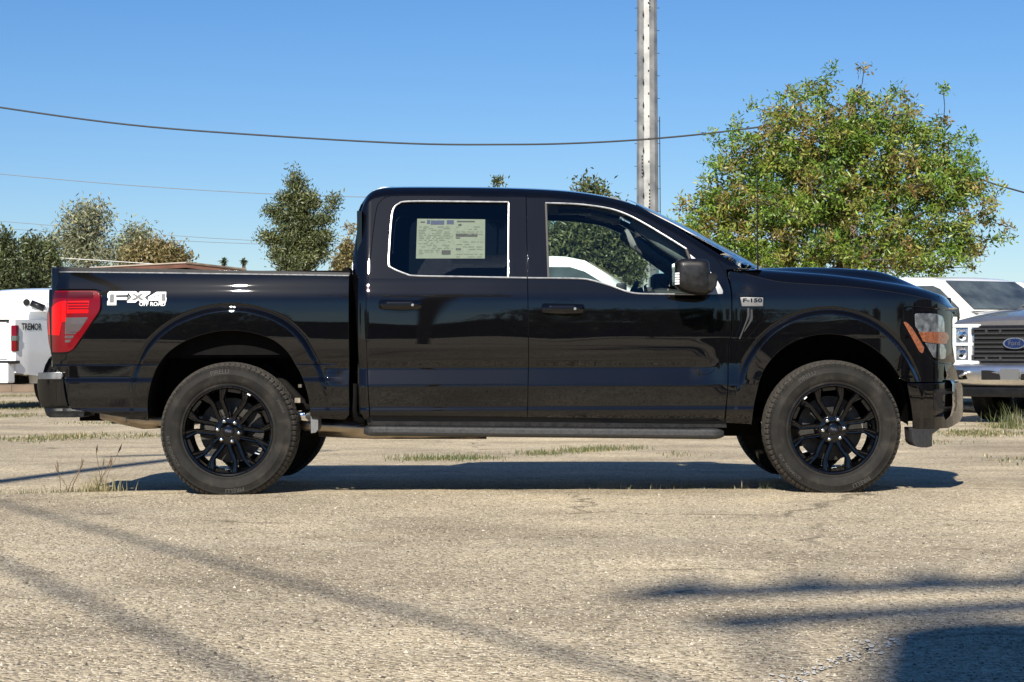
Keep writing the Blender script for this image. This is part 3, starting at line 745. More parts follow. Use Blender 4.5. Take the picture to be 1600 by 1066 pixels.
def wheel_meshes():
    W = {}
    # barrel + hub backing + disc
    mb = MB(); mb.lathe([(.262,-.118),(.258,-.112),(.250,-.09),(.243,-.05),(.238,.02),(.24,.10),(.262,.118)], 64)
    W['barrel'] = mb.mesh('wheel', M['gloss'], smooth=40)
    mb = MB(); mb.lathe([(.0,.055),(.195,.055),(.195,.03),(.10,.028),(.09,.0),(.0,.0)], 40); W['disc'] = mb.mesh('brake_disc', M['disc'], smooth=30)
    mb = MB(); mb.lathe([(.247,-.095),(.252,-.122),(.258,-.130),(.266,-.1325),(.272,-.128),(.272,-.118)], 96)          # outer lip
    mb.lathe([(.0,-.098),(.050,-.098),(.072,-.096),(.084,-.090),(.090,-.06),(.0,-.06)], 48)
    for k in range(6):
        b = R(90+60*k)
        wb = [(.235,-R(9)),(.262,-R(9)),(.262,R(9)),(.235,R(9))]; mb.add([(r*math.cos(b+a), y, r*math.sin(b+a)) for y in (-.112,-.08) for r, a in wb], [(0,1,2,3),(0,4,5,1),(2,6,7,3),(0,3,7,4)])
        for s in (-1, 1):
            pts = [(.060, s*R(9), .0140, -.094), (.105, s*R(14.5), .0148, -.101), (.150, s*R(19.0), .0155, -.106), (.190, s*R(20.8), .0150, -.111), (.212, s*R(19.0), .020, -.1150), (.256, s*R(15.5), .030, -.118)]
            rings = []
            for i, (r, a, w, y) in enumerate(pts):
                c = np.array([r*math.cos(b+a), r*math.sin(b+a)])
                r2, a2 = pts[min(i+1, len(pts)-1)][:2]; r1, a1 = pts[max(i-1, 0)][:2]
                t = np.array([r2*math.cos(b+a2)-r1*math.cos(b+a1), r2*math.sin(b+a2)-r1*math.sin(b+a1)]); t /= np.linalg.norm(t); n = np.array([-t[1], t[0]])
                sec = [(-w, y+.045), (-w, y+.010), (-w*.62, y), (-w*.30, y+.0005), (-w*.18, y+.005), (w*.18, y+.005), (w*.30, y+.0005), (w*.62, y), (w, y+.010), (w, y+.045)]
                rings.append([(c[0]+n[0]*q, yy, c[1]+n[1]*q) for q, yy in sec])
            K = len(rings[0]); vs = [p for r_ in rings for p in r_]
            fs = [(i*K+j, i*K+(j+1)%K, (i+1)*K+(j+1)%K, (i+1)*K+j) for i in range(len(rings)-1) for j in range(K)]
            fs += [tuple(range(K))[::-1], tuple((len(rings)-1)*K+j for j in range(K))]; mb.add(vs, fs)
    W['rim'] = mb.mesh('rim', M['gloss'], smooth=28)
    mb = MB(); mb.lathe([(.0,-.034),(.007,-.033),(.013,-.027),(.0155,-.016),(.0155,.004)], 12); W['lug'] = mb.mesh('lug_nut', M['lug'], smooth=40)
    mb = MB(); mb.lathe([(0,-.1085),(.026,-.108),(.033,-.105),(.036,-.097)], 32); W['cap'] = mb.mesh('centre_cap', M['gloss'], smooth=40)
    mb = MB(); n = 28; mb.add([(.024*math.cos(2*math.pi*k/n), -.1105, .0105*math.sin(2*math.pi*k/n)) for k in range(n)], [tuple(range(n))])
    W['oval'] = mb.mesh('badge_oval', M['capblue'])
    mb = MB(); V, F = text_polys('Ford', .017); mb.add([(u, -.1118, v-.005) for u, v in V], F); W['script'] = mb.mesh('badge_script', M['silver'], fix=False)
    W['tyre'] = tyre_mesh()
    W['text'] = []
    for tx, sz, rr, a0 in (('PIRELLI',.036,.345,R(97)),('PIRELLI',.036,.345,R(277)),('SCORPION  ATR',.026,.347,R(200)),('275/60R20',.02,.347,R(25))):
        mb = MB(); vs, F = bend_text(tx, sz, rr, a0, -.1452); mb.add(vs, F); W['text'].append(mb.mesh('sidewall_lettering', M['tyretext'], fix=False))
    mb = MB(); mb.box((0,-.134,0), (.016,.006,.02)); W['weight'] = mb.mesh('balance_tag', M['white'])
    return W
WM = wheel_meshes()
def make_wheel(x, near, rot, tagang):
    base = bpy.data.objects.new('wheel', WM['barrel']); COL.objects.link(base); base.parent = TR; base.matrix_parent_inverse = TINV
    base.location = (x, .145 if near else 2*YC-.145, ZW); base.scale = (WS, WS if near else -WS, WS)
    newobj('tyre', WM['tyre'], base)
    def rt(o, a): o.rotation_euler = (0, a, 0); return o
    rt(newobj('rim', WM['rim'], base), rot); newobj('brake_disc', WM['disc'], base)
    rt(newobj('centre_cap', WM['cap'], base), 0); rt(newobj('badge_oval', WM['oval'], base), rot*.0+.18)
    if near:
        rt(newobj('badge_script', WM['script'], base), .18)
        for tm in WM['text']: rt(newobj('sidewall_lettering', tm, base), 0 if x < 0 else -R(20))
        t = newobj('balance_tag', WM['weight'], base); t.location = (.256*math.cos(tagang), .01, .256*math.sin(tagang)); t.rotation_euler = (0, -tagang, 0)
    for k in range(6):
        a = R(60*k)-rot+R(0); l = newobj('lug_nut', WM['lug'], base); l.location = (.0645*math.cos(a), -.094, .0645*math.sin(a))
for x, rr, ta in ((XR, R(9), R(60)), (XF, R(-6), R(132))):
    make_wheel(x, True, rr, ta); make_wheel(x, False, rr+.3, 0)
# ------------------------------------------------------------------ mirrors, cabin, badges
def mirrors():
    Y0 = -.24
    head = outline(['c',(1056,409),(1060,406),(1072,404.5),(1094,405),(1104,407.5),(1107.5,413),(1109,430),(1110,444)], ['c',(1109,455),(1103,461),(1085,460),(1068,456),(1058,450),(1054,444),(1053.5,430),(1055,412)])
    w = np.array([P(a, b, Y0)[[0,2]] for a, b in resample(head, 4.)]); c = w.mean(0)
    rings = []
    for y, s in ((-.355,.55),(-.350,.78),(-.335,.92),(-.31,.985),(-.27,1.0),(-.16,1.0),(-.12,.96),(-.105,.86),(-.10,.6)):
        rings.append([(c[0]+(p[0]-c[0])*s, y, c[1]+(p[1]-c[1])*s) for p in w])
    mb = MB(); n = len(w); vs = [p for r in rings for p in r]
    fs = [(i*n+k, i*n+(k+1)%n, (i+1)*n+(k+1)%n, (i+1)*n+k) for i in range(len(rings)-1) for k in range(n)]
    fs += [tuple(range(n))[::-1], tuple((len(rings)-1)*n+k for k in range(n))]; mb.add(vs, fs)
    o = mb.obj('side_mirror', M['plastic'], TR, TINV, smooth=60)
    b = MB(); q = [P(a, d, -.3)[[0,2]] for a, d in ((1085,427),(1119,427),(1121,431),(1119,447),(1112,457),(1085,448))]; b.prism([tuple(p) for p in q], -.345, -.02, bev=.01); b.obj('mirror_arm', M['plastic'], o, smooth=30)
    g = MB(); q = [P(a, d, -.25)[[0,2]] for a, d in ((1052.5,412),(1055,411),(1054,446),(1052.5,444))]; g.prism([tuple(p) for p in q], -.33, -.12); g.obj('mirror_glass', M['mirrorchrome'], o)
    for k in range(5):
        l = MB(); q = [P(a, d+k*3.9, -.35)[[0,2]] for a, d in ((1055,426.5),(1061.5,426),(1061.5,428.6),(1055,429))]; l.prism([tuple(p) for p in q], -.349+.0, -.30); l.obj('repeater_lens', M['white'], o)
    mirror(o)
mirrors()
def cabin():
    def sbox(name, c, d, m, rx=0, ry=0, bev=.03, parent=None):
        b = MB(); b.box(c, d, ry=ry); return b.obj(name, M[m], parent or TR, None if parent else TINV, bevel=bev, smooth=50)
    for y in (.52, 1.48):
        s = sbox('front_seat', (.18, y, .88), (.52,.50,.16), 'seat')
        sbox('seat_back', (-.05, y, 1.16), (.16,.48,.56), 'seat', ry=-.2, parent=s); sbox('headrest', (-.11, y, 1.505), (.10,.27,.17), 'seat', ry=-.12, parent=s)
    s = sbox('rear_bench', (-.66, YC, .86), (.46,1.4,.16), 'seat'); sbox('bench_back', (-.93, YC, 1.14), (.14,1.4,.52), 'seat', ry=-.15, parent=s)
    for y in (.5, 1.0, 1.5): sbox('headrest', (-.97, y, 1.46), (.09,.25,.15), 'seat', parent=s)
    d = sbox('dashboard', (.98, YC, 1.10), (.50,1.56,.30), 'interior', ry=.12, bev=.06)
    sbox('dash_brow', (.80, 1.46, 1.275), (.18,.42,.06), 'interior', bev=.02, parent=d)
    sbox('centre_screen', (.76, 1.05, 1.20), (.02,.32,.22), 'gloss', ry=-.2, bev=.006, parent=d)
    sbox('console', (.35, YC, .86), (.9,.22,.28), 'interior')
    w = MB(); t = [(0,)*3]; pts = []
    for k in range(33):
        a = 2*math.pi*k/32; p = Vector((0, .185*math.cos(a), .185*math.sin(a))); p.rotate(Matrix.Rotation(R(24),3,'Y')); pts.append((.64+p.x, 1.48+p.y, 1.17+p.z))
    w.tube(pts, .017, 8, cap=False); w.box((.665,1.48,1.17), (.05,.14,.12)); w.box((.66,1.48,1.17), (.02,.34,.03)); w.tube([(.67,1.48,1.16),(.95,1.48,1.05)], .04, 8)
    w.obj('steering_wheel', M['interior'], TR, TINV, smooth=40)
    b = MB(); b.box((.70,.99,1.66), (.03,.24,.065)); b.tube([(.70,.99,1.69),(.75,.99,1.80)], .012, 6); b.obj('rear_view_mirror', M['interior'], TR, TINV, bevel=.008)
    for y in (.55, 1.45):
        b = MB(); b.box((.48, y, 1.785), (.24,.40,.02), ry=.25); b.obj('sun_visor', M['headliner'], TR, TINV, bevel=.008)
    for s in (-1, 1):
        b = MB()
        a = P(1000,345,.30); e = P(1082,402,.16); yy = lambda y: YC+s*(YC-y)
        b.tube([(a[0]-.04, yy(.30), a[2]), (.5*(a[0]+e[0])-.03, yy(.24), .5*(a[2]+e[2])-.02), (e[0]-.02, yy(.20), e[2]-.02)], .045, 8); o = b.obj('a_pillar_trim', M['headliner'], TR, TINV, smooth=True)
        h = MB(); h.tube([(.72, yy(.33), 1.60),(.73, yy(.37), 1.575),(.86, yy(.33), 1.475),(.87, yy(.29), 1.49)], .014, 6); h.obj('grab_handle', M['interior'], o, smooth=True)
        b = MB(); b.box((.02, yy(.26), 1.56), (.14,.05,.50)); b.obj('b_pillar_trim', M['headliner'], TR, TINV, bevel=.015)
        for x0, x1 in ((-.95,-.06),(.04,1.12)):
            b = MB(); b.box(((x0+x1)/2, yy(.11), .95), (x1-x0,.04,.55)); b.obj('door_card', M['interior'], TR, TINV, bevel=.01)
    b = MB(); b.box((.28,YC,1.80), (.22,.16,.03)); b.obj('dome_console', M['interior'], TR, TINV, bevel=.008)
cabin()
def on_surface(V, F, cx, cy, k, f, dy, flipx=1, shear=0.):
    """flat lettering laid on the body; V in letter units, k photo units per letter unit"""
    pxs = [(cx+u*k+v*shear, cy-v*k) for u, v in V]
    q = warp(pxs, f); y = f(q[:,0], q[:,1])+dy
    return [(a[0], yy, a[1]) for a, yy in zip(q, y)], F
def poly_on(mb, px_pts, f, dy):
    q = warp(px_pts, f); y = f(q[:,0], q[:,1])+dy
    vo, eo, fo, *_ = delaunay_2d_cdt([Vector(p) for p in q], [(i, (i+1) % len(q)) for i in range(len(q))], [], 1, 1e-7)
    V = np.array([tuple(v) for v in vo]); yy = f(V[:,0], V[:,1])+dy
    mb.add([(a[0], b, a[1]) for a, b in zip(V, yy)], [tuple(t) for t in fo])
def badges():
    # FX4 decal: white outline shapes with grey fills
    def q(l): return [(150+a/12.3, 440+b/12.3) for a, b in l]
    F_ = [(215,455),(225,225),(265,190),(610,190),(604,258),(385,262),(385,300),(602,300),(598,352),(392,352),(390,455)]
    X_ = [(600,190),(770,190),(810,230),(850,190),(1045,190),(1040,235),(930,300),(1010,380),(1010,405),(860,405),(815,355),(760,405),(605,405),(595,380),(690,300)]
    X2 = [(1000,345),(1000,300),(1170,200),(1350,200),(1345,300),(1358,320),(1350,380),(1330,420),(1210,420),(1205,370),(1010,370)]
    b = MB(); poly_on(b, q(F_), f_body, -.0022); poly_on(b, q(X_), f_body, -.0024); poly_on(b, q(X2), f_body, -.0026)
    o = b.obj('model_decal', M['white'], bed, fix=False)
    g = MB()
    for l in ([(262,405),(270,262),(300,238),(352,245),(348,405)], [(235,428),(372,428),(372,440),(235,440)],
              [(620,262),(678,300),(622,336)], [(690,236),(735,232),(800,268),(865,232),(910,232),(850,295),(915,350),(880,368),(815,325),(745,362),(660,366),(770,300)], [(945,300),(975,284),(972,320)],
              [(1045,300),(1225,252),(1225,268),(1060,312)], [(1265,235),(1335,225),(1330,300),(1342,330),(1330,372),(1262,372)], [(1000,348),(1210,348),(1210,358),(1000,358)]):
        poly_on(g, q(l), f_body, -.0042)
    g.obj('decal_fill', M['decalgrey'], bed, fix=False)
    t = MB(); V, F = text_polys('OFF ROAD', 1., .02); w = V[:,0].max()-V[:,0].min(); k = 41/w; vs, F = on_surface(V, F, 238, 478, k, f_body, -.003); t.add(vs, F); t.obj('decal_lettering', M['white'], bed, fix=False)
    # fender vent and F-150 badge
    fen = [o for o in TR.children if o.name == 'front_fender'][0]
    vq = lambda l: [(1130+a/8.88, 440+b/8.88) for a, b in l]
    v = panel_mesh('fender_vent', outline(vq([(245,345),(555,345)]), ['c', *vq([(560,400),(558,490),(540,540)])], vq([(310,815),(150,825)]), ['c', *vq([(215,680),(255,560),(250,420)])]), [], f_body, M['gloss'], dy=-.0012, rim=.003); part('fender_vent', v, fen)
    for l in ([(335,370),(362,372),(362,470),(345,520),(250,760),(232,800),(222,790),(320,540),(335,470)], [(385,390),(405,392),(410,500),(400,540),(300,690),(285,700),(370,540),(383,480)]):
        part('vent_blade', panel_mesh('vent_blade', outline(vq(l)), [], f_body, M['blade'], dy=-.007, rim=.006, res=.006, edge=.001), fen)
    part('badge_frame', panel_mesh('badge_frame', outline(vq([(228,207),(568,207),(568,352),(240,352)])), [], f_body, M['gloss'], dy=-.009, rim=.01), fen)
    part('badge_plate', panel_mesh('badge_plate', outline(vq([(240,222),(552,226),(550,340),(262,340)])), [], f_body, M['plate'], dy=-.0115, rim=.004), fen)
    t = MB(); V, F = text_polys('F-150', 1., .035); w = V[:,0].max()-V[:,0].min(); k = 30./w
    pxs = [(1175.3+u*k, 472.2-vv*k*.62) for u, vv in V]; qq = warp(pxs, f_body); t.add([(a[0], yy-.0135, a[1]) for a, yy in zip(qq, f_body(qq[:,0], qq[:,1]))], F); t.obj('badge_lettering', M['gloss'], fen, fix=False)
    t = MB(); poly_on(t, vq([(270,302),(535,302),(535,326),(270,326)]), f_body, -.0132); t.obj('badge_bar', M['decalgrey'], fen, fix=False)
    # window sticker, outside the rear glass; the glass's dimming is in its colours
    sp = part('window_sticker', panel_mesh('window_sticker', outline([(652,342),(758,343),(757.5,404),(650,404)]), [], f_cab, M['paper'], dy=.0105, rim=.0004, res=.03, edge=.0003), rdoor)
    def pr(m, rects):
        b = MB()
        for (x0, y0, x1, y1) in rects: poly_on(b, [(x0,y0),(x1,y0),(x1,y1),(x0,y1)], f_cab, .0092)
        tag(b.obj('sticker_print', M[m], rdoor, fix=False), kind='stuff')
    rs = random.Random(3)
    pr('inkblue', [(667,344,672,350),(673,344.5,694,351),(698,344,709,350.5)])
    pr('ink', [(657,346,664,348),(714,345,742,347.2),(712,365,746,370),(712,388,720,391),(690,391,704,398),(712,371,719,373),(716,350,721,353)])
    pale = []
    for r_ in range(17):
        y = 354+r_*2.6; x = 654
        while x < 706:
            w = rs.uniform(3, 12); 
            if rs.random() < .72 and not (y > 388 and x+w > 688): pale.append((x, y, min(x+w, 707), y+1.2))
            x += w+rs.uniform(1, 4)
    for r_ in range(13):
        y = 350+r_*3.9; x = 713
        if 362 < y < 372 or 386 < y < 392: continue
        while x < 752:
            w = rs.uniform(3, 11)
            if rs.random() < .7: pale.append((x, y+4, min(x+w, 754), y+5.3))
            x += w+rs.uniform(1, 4)
    pr('inkpale', pale)
badges()
# ------------------------------------------------------------------ ground
def ground():
    m = bpy.data.materials.new('worn_pavement'); m.use_nodes = True; b = m.node_tree.nodes['Principled BSDF']
    b.inputs['Roughness'].default_value = .9; b.inputs['Specular IOR Level'].default_value = .25
    tc = N(m, 'ShaderNodeTexCoord'); co = tc.outputs['Object']
    wn_ = N(m, 'ShaderNodeTexNoise', i_Scale=40., i_Detail=2.); L(m, co, wn_.inputs['Vector'])
    wv = N(m, 'ShaderNodeVectorMath', operation='MULTIPLY_ADD'); L(m, wn_.outputs['Color'], wv.inputs[0]); wv.inputs[1].default_value = (.012,.012,.0); L(m, co, wv.inputs[2])
    v1 = N(m, 'ShaderNodeTexVoronoi', i_Scale=66.); L(m, wv.outputs[0], v1.inputs['Vector'])
    v2 = N(m, 'ShaderNodeTexVoronoi', i_Scale=130.); L(m, wv.outputs[0], v2.inputs['Vector'])
    s1 = N(m, 'ShaderNodeSeparateColor'); L(m, v1.outputs['Color'], s1.inputs[0])
    s2 = N(m, 'ShaderNodeSeparateColor'); L(m, v2.outputs['Color'], s2.inputs[0])
    c1 = ramp(m, s1.outputs[0], [(0,(.05,.045,.038)), (.10,(.14,.12,.09)), (.30,(.34,.29,.21)), (.65,(.46,.40,.295)), (.9,(.56,.50,.39)), (1,(.70,.66,.57))])
    c2 = ramp(m, s2.outputs[0], [(0,(.07,.06,.05)), (.22,(.27,.23,.165)), (.6,(.41,.355,.26)), (1,(.56,.50,.39))])
    mx = N(m, 'ShaderNodeMix', data_type='RGBA'); mx.inputs[0].default_value = .45; L(m, c1.outputs[0], mx.inputs[6]); L(m, c2.outputs[0], mx.inputs[7])
    def nz(scale, detail=6., rough=.6, vec=co):
        n = N(m, 'ShaderNodeTexNoise', i_Scale=scale, i_Detail=detail, i_Roughness=rough); L(m, vec, n.inputs['Vector']); return n.outputs['Fac']
    def mapped(sc, rot=0., loc=(0,0,0)):
        mp = N(m, 'ShaderNodeMapping'); L(m, co, mp.inputs[0]); mp.inputs['Scale'].default_value = sc; mp.inputs['Rotation'].default_value = (0,0,rot); mp.inputs['Location'].default_value = loc; return mp.outputs[0]
    def mul(a_, b_, f=1.):
        q = N(m, 'ShaderNodeMix', data_type='RGBA', blend_type='MULTIPLY')
        if isinstance(f, float): q.inputs[0].default_value = f
        else: L(m, f, q.inputs[0])
        L(m, a_, q.inputs[6])
        if isinstance(b_, tuple): q.inputs[7].default_value = b_
        else: L(m, b_, q.inputs[7])
        return q.outputs[2]
    def mixc(a_, col, fac):
        q = N(m, 'ShaderNodeMix', data_type='RGBA'); L(m, fac, q.inputs[0]); L(m, a_, q.inputs[6]); q.inputs[7].default_value = (*col, 1); return q.outputs[2]
    t1 = ramp(m, nz(.5, 9., .62), [(.30,(.66,.64,.62)), (.5,(1.0,.99,.97)), (.70,(1.30,1.27,1.20))])
    t2 = ramp(m, nz(1.6, 6., .6, mapped((.55,.9,1), .3)), [(.32,(.80,.79,.78)), (.52,(1,1,1)), (.72,(1.14,1.12,1.08))])
    c = mul(mul(mx.outputs[2], t1.outputs[0]), t2.outputs[0])
    # worn smooth grey patches where the binder shows
    pt = ramp(m, nz(.9, 5., .55, mapped((.5,1.3,1), -.2, (3,1,0))), [(.56,(0,0,0)), (.68,(1,1,1))]); pf = N(m, 'ShaderNodeMath', operation='MULTIPLY'); L(m, pt.outputs[0], pf.inputs[0]); pf.inputs[1].default_value = .38
    c = mixc(c, (.30,.27,.22), pf.outputs[0])
    # pale dusty scuffs
    du = ramp(m, nz(.7, 7., .65, mapped((.6,1.2,1), .35, (7,2,0))), [(.60,(0,0,0)), (.74,(1,1,1))]); df = N(m, 'ShaderNodeMath', operation='MULTIPLY'); L(m, du.outputs[0], df.inputs[0]); df.inputs[1].default_value = .55
    c = mixc(c, (.62,.56,.44), df.outputs[0])
    # cracks: warped cell borders, kept only here and there
    wc = N(m, 'ShaderNodeTexNoise', i_Scale=2.2, i_Detail=5.); L(m, co, wc.inputs['Vector'])
    wm = N(m, 'ShaderNodeVectorMath', operation='MULTIPLY_ADD'); L(m, wc.outputs['Color'], wm.inputs[0]); wm.inputs[1].default_value = (.7,.7,0); L(m, co, wm.inputs[2])
    ve = N(m, 'ShaderNodeTexVoronoi', feature='DISTANCE_TO_EDGE', i_Scale=.33); L(m, wm.outputs[0], ve.inputs['Vector'])
    ck = ramp(m, ve.outputs['Distance'], [(.002,(1,1,1)), (.009,(0,0,0))]); cm = ramp(m, nz(.45, 3.), [(.46,(0,0,0)), (.54,(1,1,1))])
    cf = N(m, 'ShaderNodeMath', operation='MULTIPLY'); L(m, ck.outputs[0], cf.inputs[0]); L(m, cm.outputs[0], cf.inputs[1]); cf2 = N(m, 'ShaderNodeMath', operation='MULTIPLY'); L(m, cf.outputs[0], cf2.inputs[0]); cf2.inputs[1].default_value = .75
    c = mixc(c, (.10,.085,.06), cf2.outputs[0])
    # oil drips and dark specks
    v3 = N(m, 'ShaderNodeTexVoronoi', i_Scale=.9); L(m, co, v3.inputs['Vector'])
    ad = N(m, 'ShaderNodeMath', operation='MULTIPLY_ADD'); L(m, nz(14., 5.), ad.inputs[0]); ad.inputs[1].default_value = .22; L(m, v3.outputs['Distance'], ad.inputs[2])
    sp = ramp(m, ad.outputs[0], [(.14,(.50,.48,.46)), (.20,(1,1,1))]); c = mul(c, sp.outputs[0], .8)
    v4 = N(m, 'ShaderNodeTexVoronoi', i_Scale=9.); L(m, co, v4.inputs['Vector']); s4 = ramp(m, v4.outputs['Distance'], [(.05,(.22,.2,.18)), (.085,(1,1,1))]); c = mul(c, s4.outputs[0], .8)
    a3 = N(m, 'ShaderNodeMix', data_type='RGBA', blend_type='MULTIPLY'); a3.inputs[0].default_value = 1; L(m, c, a3.inputs[6]); a3.inputs[7].default_value = (1.18,1.155,1.11,1)
    L(m, a3.outputs[2], b.inputs['Base Color'])
    h = N(m, 'ShaderNodeMath', operation='MULTIPLY_ADD'); L(m, v1.outputs['Distance'], h.inputs[0]); h.inputs[1].default_value = -1.; L(m, s1.outputs[1], h.inputs[2])
    bp = N(m, 'ShaderNodeBump', i_Strength=.9, i_Distance=.009); L(m, h.outputs[0], bp.inputs['Height']); L(m, bp.outputs[0], b.inputs['Normal'])
    M['ground'] = m
    # one sheet: near slab, broken joint edge, lower lot beyond
    xs = np.concatenate([[-400,-150,-60,-25,-12], np.linspace(-8, 8, 321), [12,25,60,150,400]])
    edge = np.interp(xs, [-8,-3.4,-2.9,-2.6,-2.0,0,1.6,2.4,8], [.02,.10,.34,.42,.47,.44,.43,.47,.60])
    jit = np.array([.012*math.sin(7*x)+.008*math.sin(19*x+1)+.006*math.sin(43*x+2)+random.uniform(-.006,.006) for x in xs]); edge = edge+jit
    G = []
    for i, x in enumerate(xs):
        e = edge[i]; dz = GZ+.006*math.sin(3.1*x)
        ys = [(-60,0),(-14,0),(-8,0),(-4,0),(-2,0),(-.8,0),(e-.25,.0),(e-.03,-.002),(e-.008,-.006),(e+.004,dz*.9),(e+.05,dz-.006),(e+.2,dz),(e+1,GZ),(4,-.06),(8,-.10),(12,GF),(25,GF),(60,GF),(150,GF),(900,GF)]
        G.append([(x, y, z) for y, z in ys])
    mb = MB(); mb.grid(G); o = mb.obj('ground', m, smooth=35); tag(o, kind='structure')
ground()

# ------------------------------------------------------------------ plants
def leafmat(name, trans=.35):
    m = bpy.data.materials.new(name); m.use_nodes = True; nt = m.node_tree; nt.nodes.remove(nt.nodes['Principled BSDF'])
    at_ = N(m, 'ShaderNodeAttribute', attribute_name='Col')
    d = N(m, 'ShaderNodeBsdfDiffuse'); t = N(m, 'ShaderNodeBsdfTranslucent'); g = N(m, 'ShaderNodeBsdfGlossy'); g.inputs['Roughness'].default_value = .45
    g.inputs['Color'].default_value = (.9,.9,.9,1)
    L(m, at_.outputs['Color'], d.inputs[0]); L(m, at_.outputs['Color'], t.inputs[0])
    mx = N(m, 'ShaderNodeMixShader'); mx.inputs[0].default_value = trans; L(m, d.outputs[0], mx.inputs[1]); L(m, t.outputs[0], mx.inputs[2])
    m2 = N(m, 'ShaderNodeMixShader'); m2.inputs[0].default_value = .04; L(m, mx.outputs[0], m2.inputs[1]); L(m, g.outputs[0], m2.inputs[2])
    L(m, m2.outputs[0], nt.nodes['Material Output'].inputs[0]); return m
M['leaf'] = leafmat('leaf_foliage'); M['grass'] = leafmat('grass_blade', .4)
M['bark'] = noisy(mat('bark', (.085,.068,.055), .9), 9, .45, bump=.4)
def leaves_mesh(name, pos, size, width, cols, droop=0., upright=0., rg=rng, flat=0.):
    n = len(pos)
    d = rg.normal(size=(n,3)); d[:,2] = d[:,2]*(1-flat)+upright-droop; d /= np.linalg.norm(d, axis=1, keepdims=True)
    r = rg.normal(size=(n,3)); w = np.cross(d, r); w /= np.maximum(1e-6, np.linalg.norm(w, axis=1, keepdims=True)); nn = np.cross(d, w)
    L_ = (size*rg.uniform(.6, 1.3, n))[:,None]; W_ = (width*rg.uniform(.7, 1.3, n))[:,None]
    a = pos; t = pos+d*L_; md = pos+d*L_*.5
    V = np.empty((n,4,3)); V[:,0] = a; V[:,1] = md+w*W_*.5+nn*W_*.18; V[:,2] = t; V[:,3] = md-w*W_*.5+nn*W_*.18
    me = bpy.data.meshes.new(name); me.vertices.add(4*n); me.vertices.foreach_set('co', V.ravel())
    idx = np.arange(4*n).reshape(n,4); tri = np.concatenate([idx[:,[0,1,2]], idx[:,[0,2,3]]], 1).reshape(-1,3)
    me.loops.add(len(tri)*3); me.loops.foreach_set('vertex_index', tri.ravel()); me.polygons.add(len(tri))
    me.polygons.foreach_set('loop_start', np.arange(0, len(tri)*3, 3)); me.polygons.foreach_set('loop_total', np.full(len(tri), 3))
    ca = me.color_attributes.new('Col', 'FLOAT_COLOR', 'POINT'); c4 = np.ones((4*n,4)); c4[:,:3] = np.repeat(cols, 4, 0); ca.data.foreach_set('color', c4.ravel())
    me.materials.append(M['leaf']); me.update(); me.validate(); return me
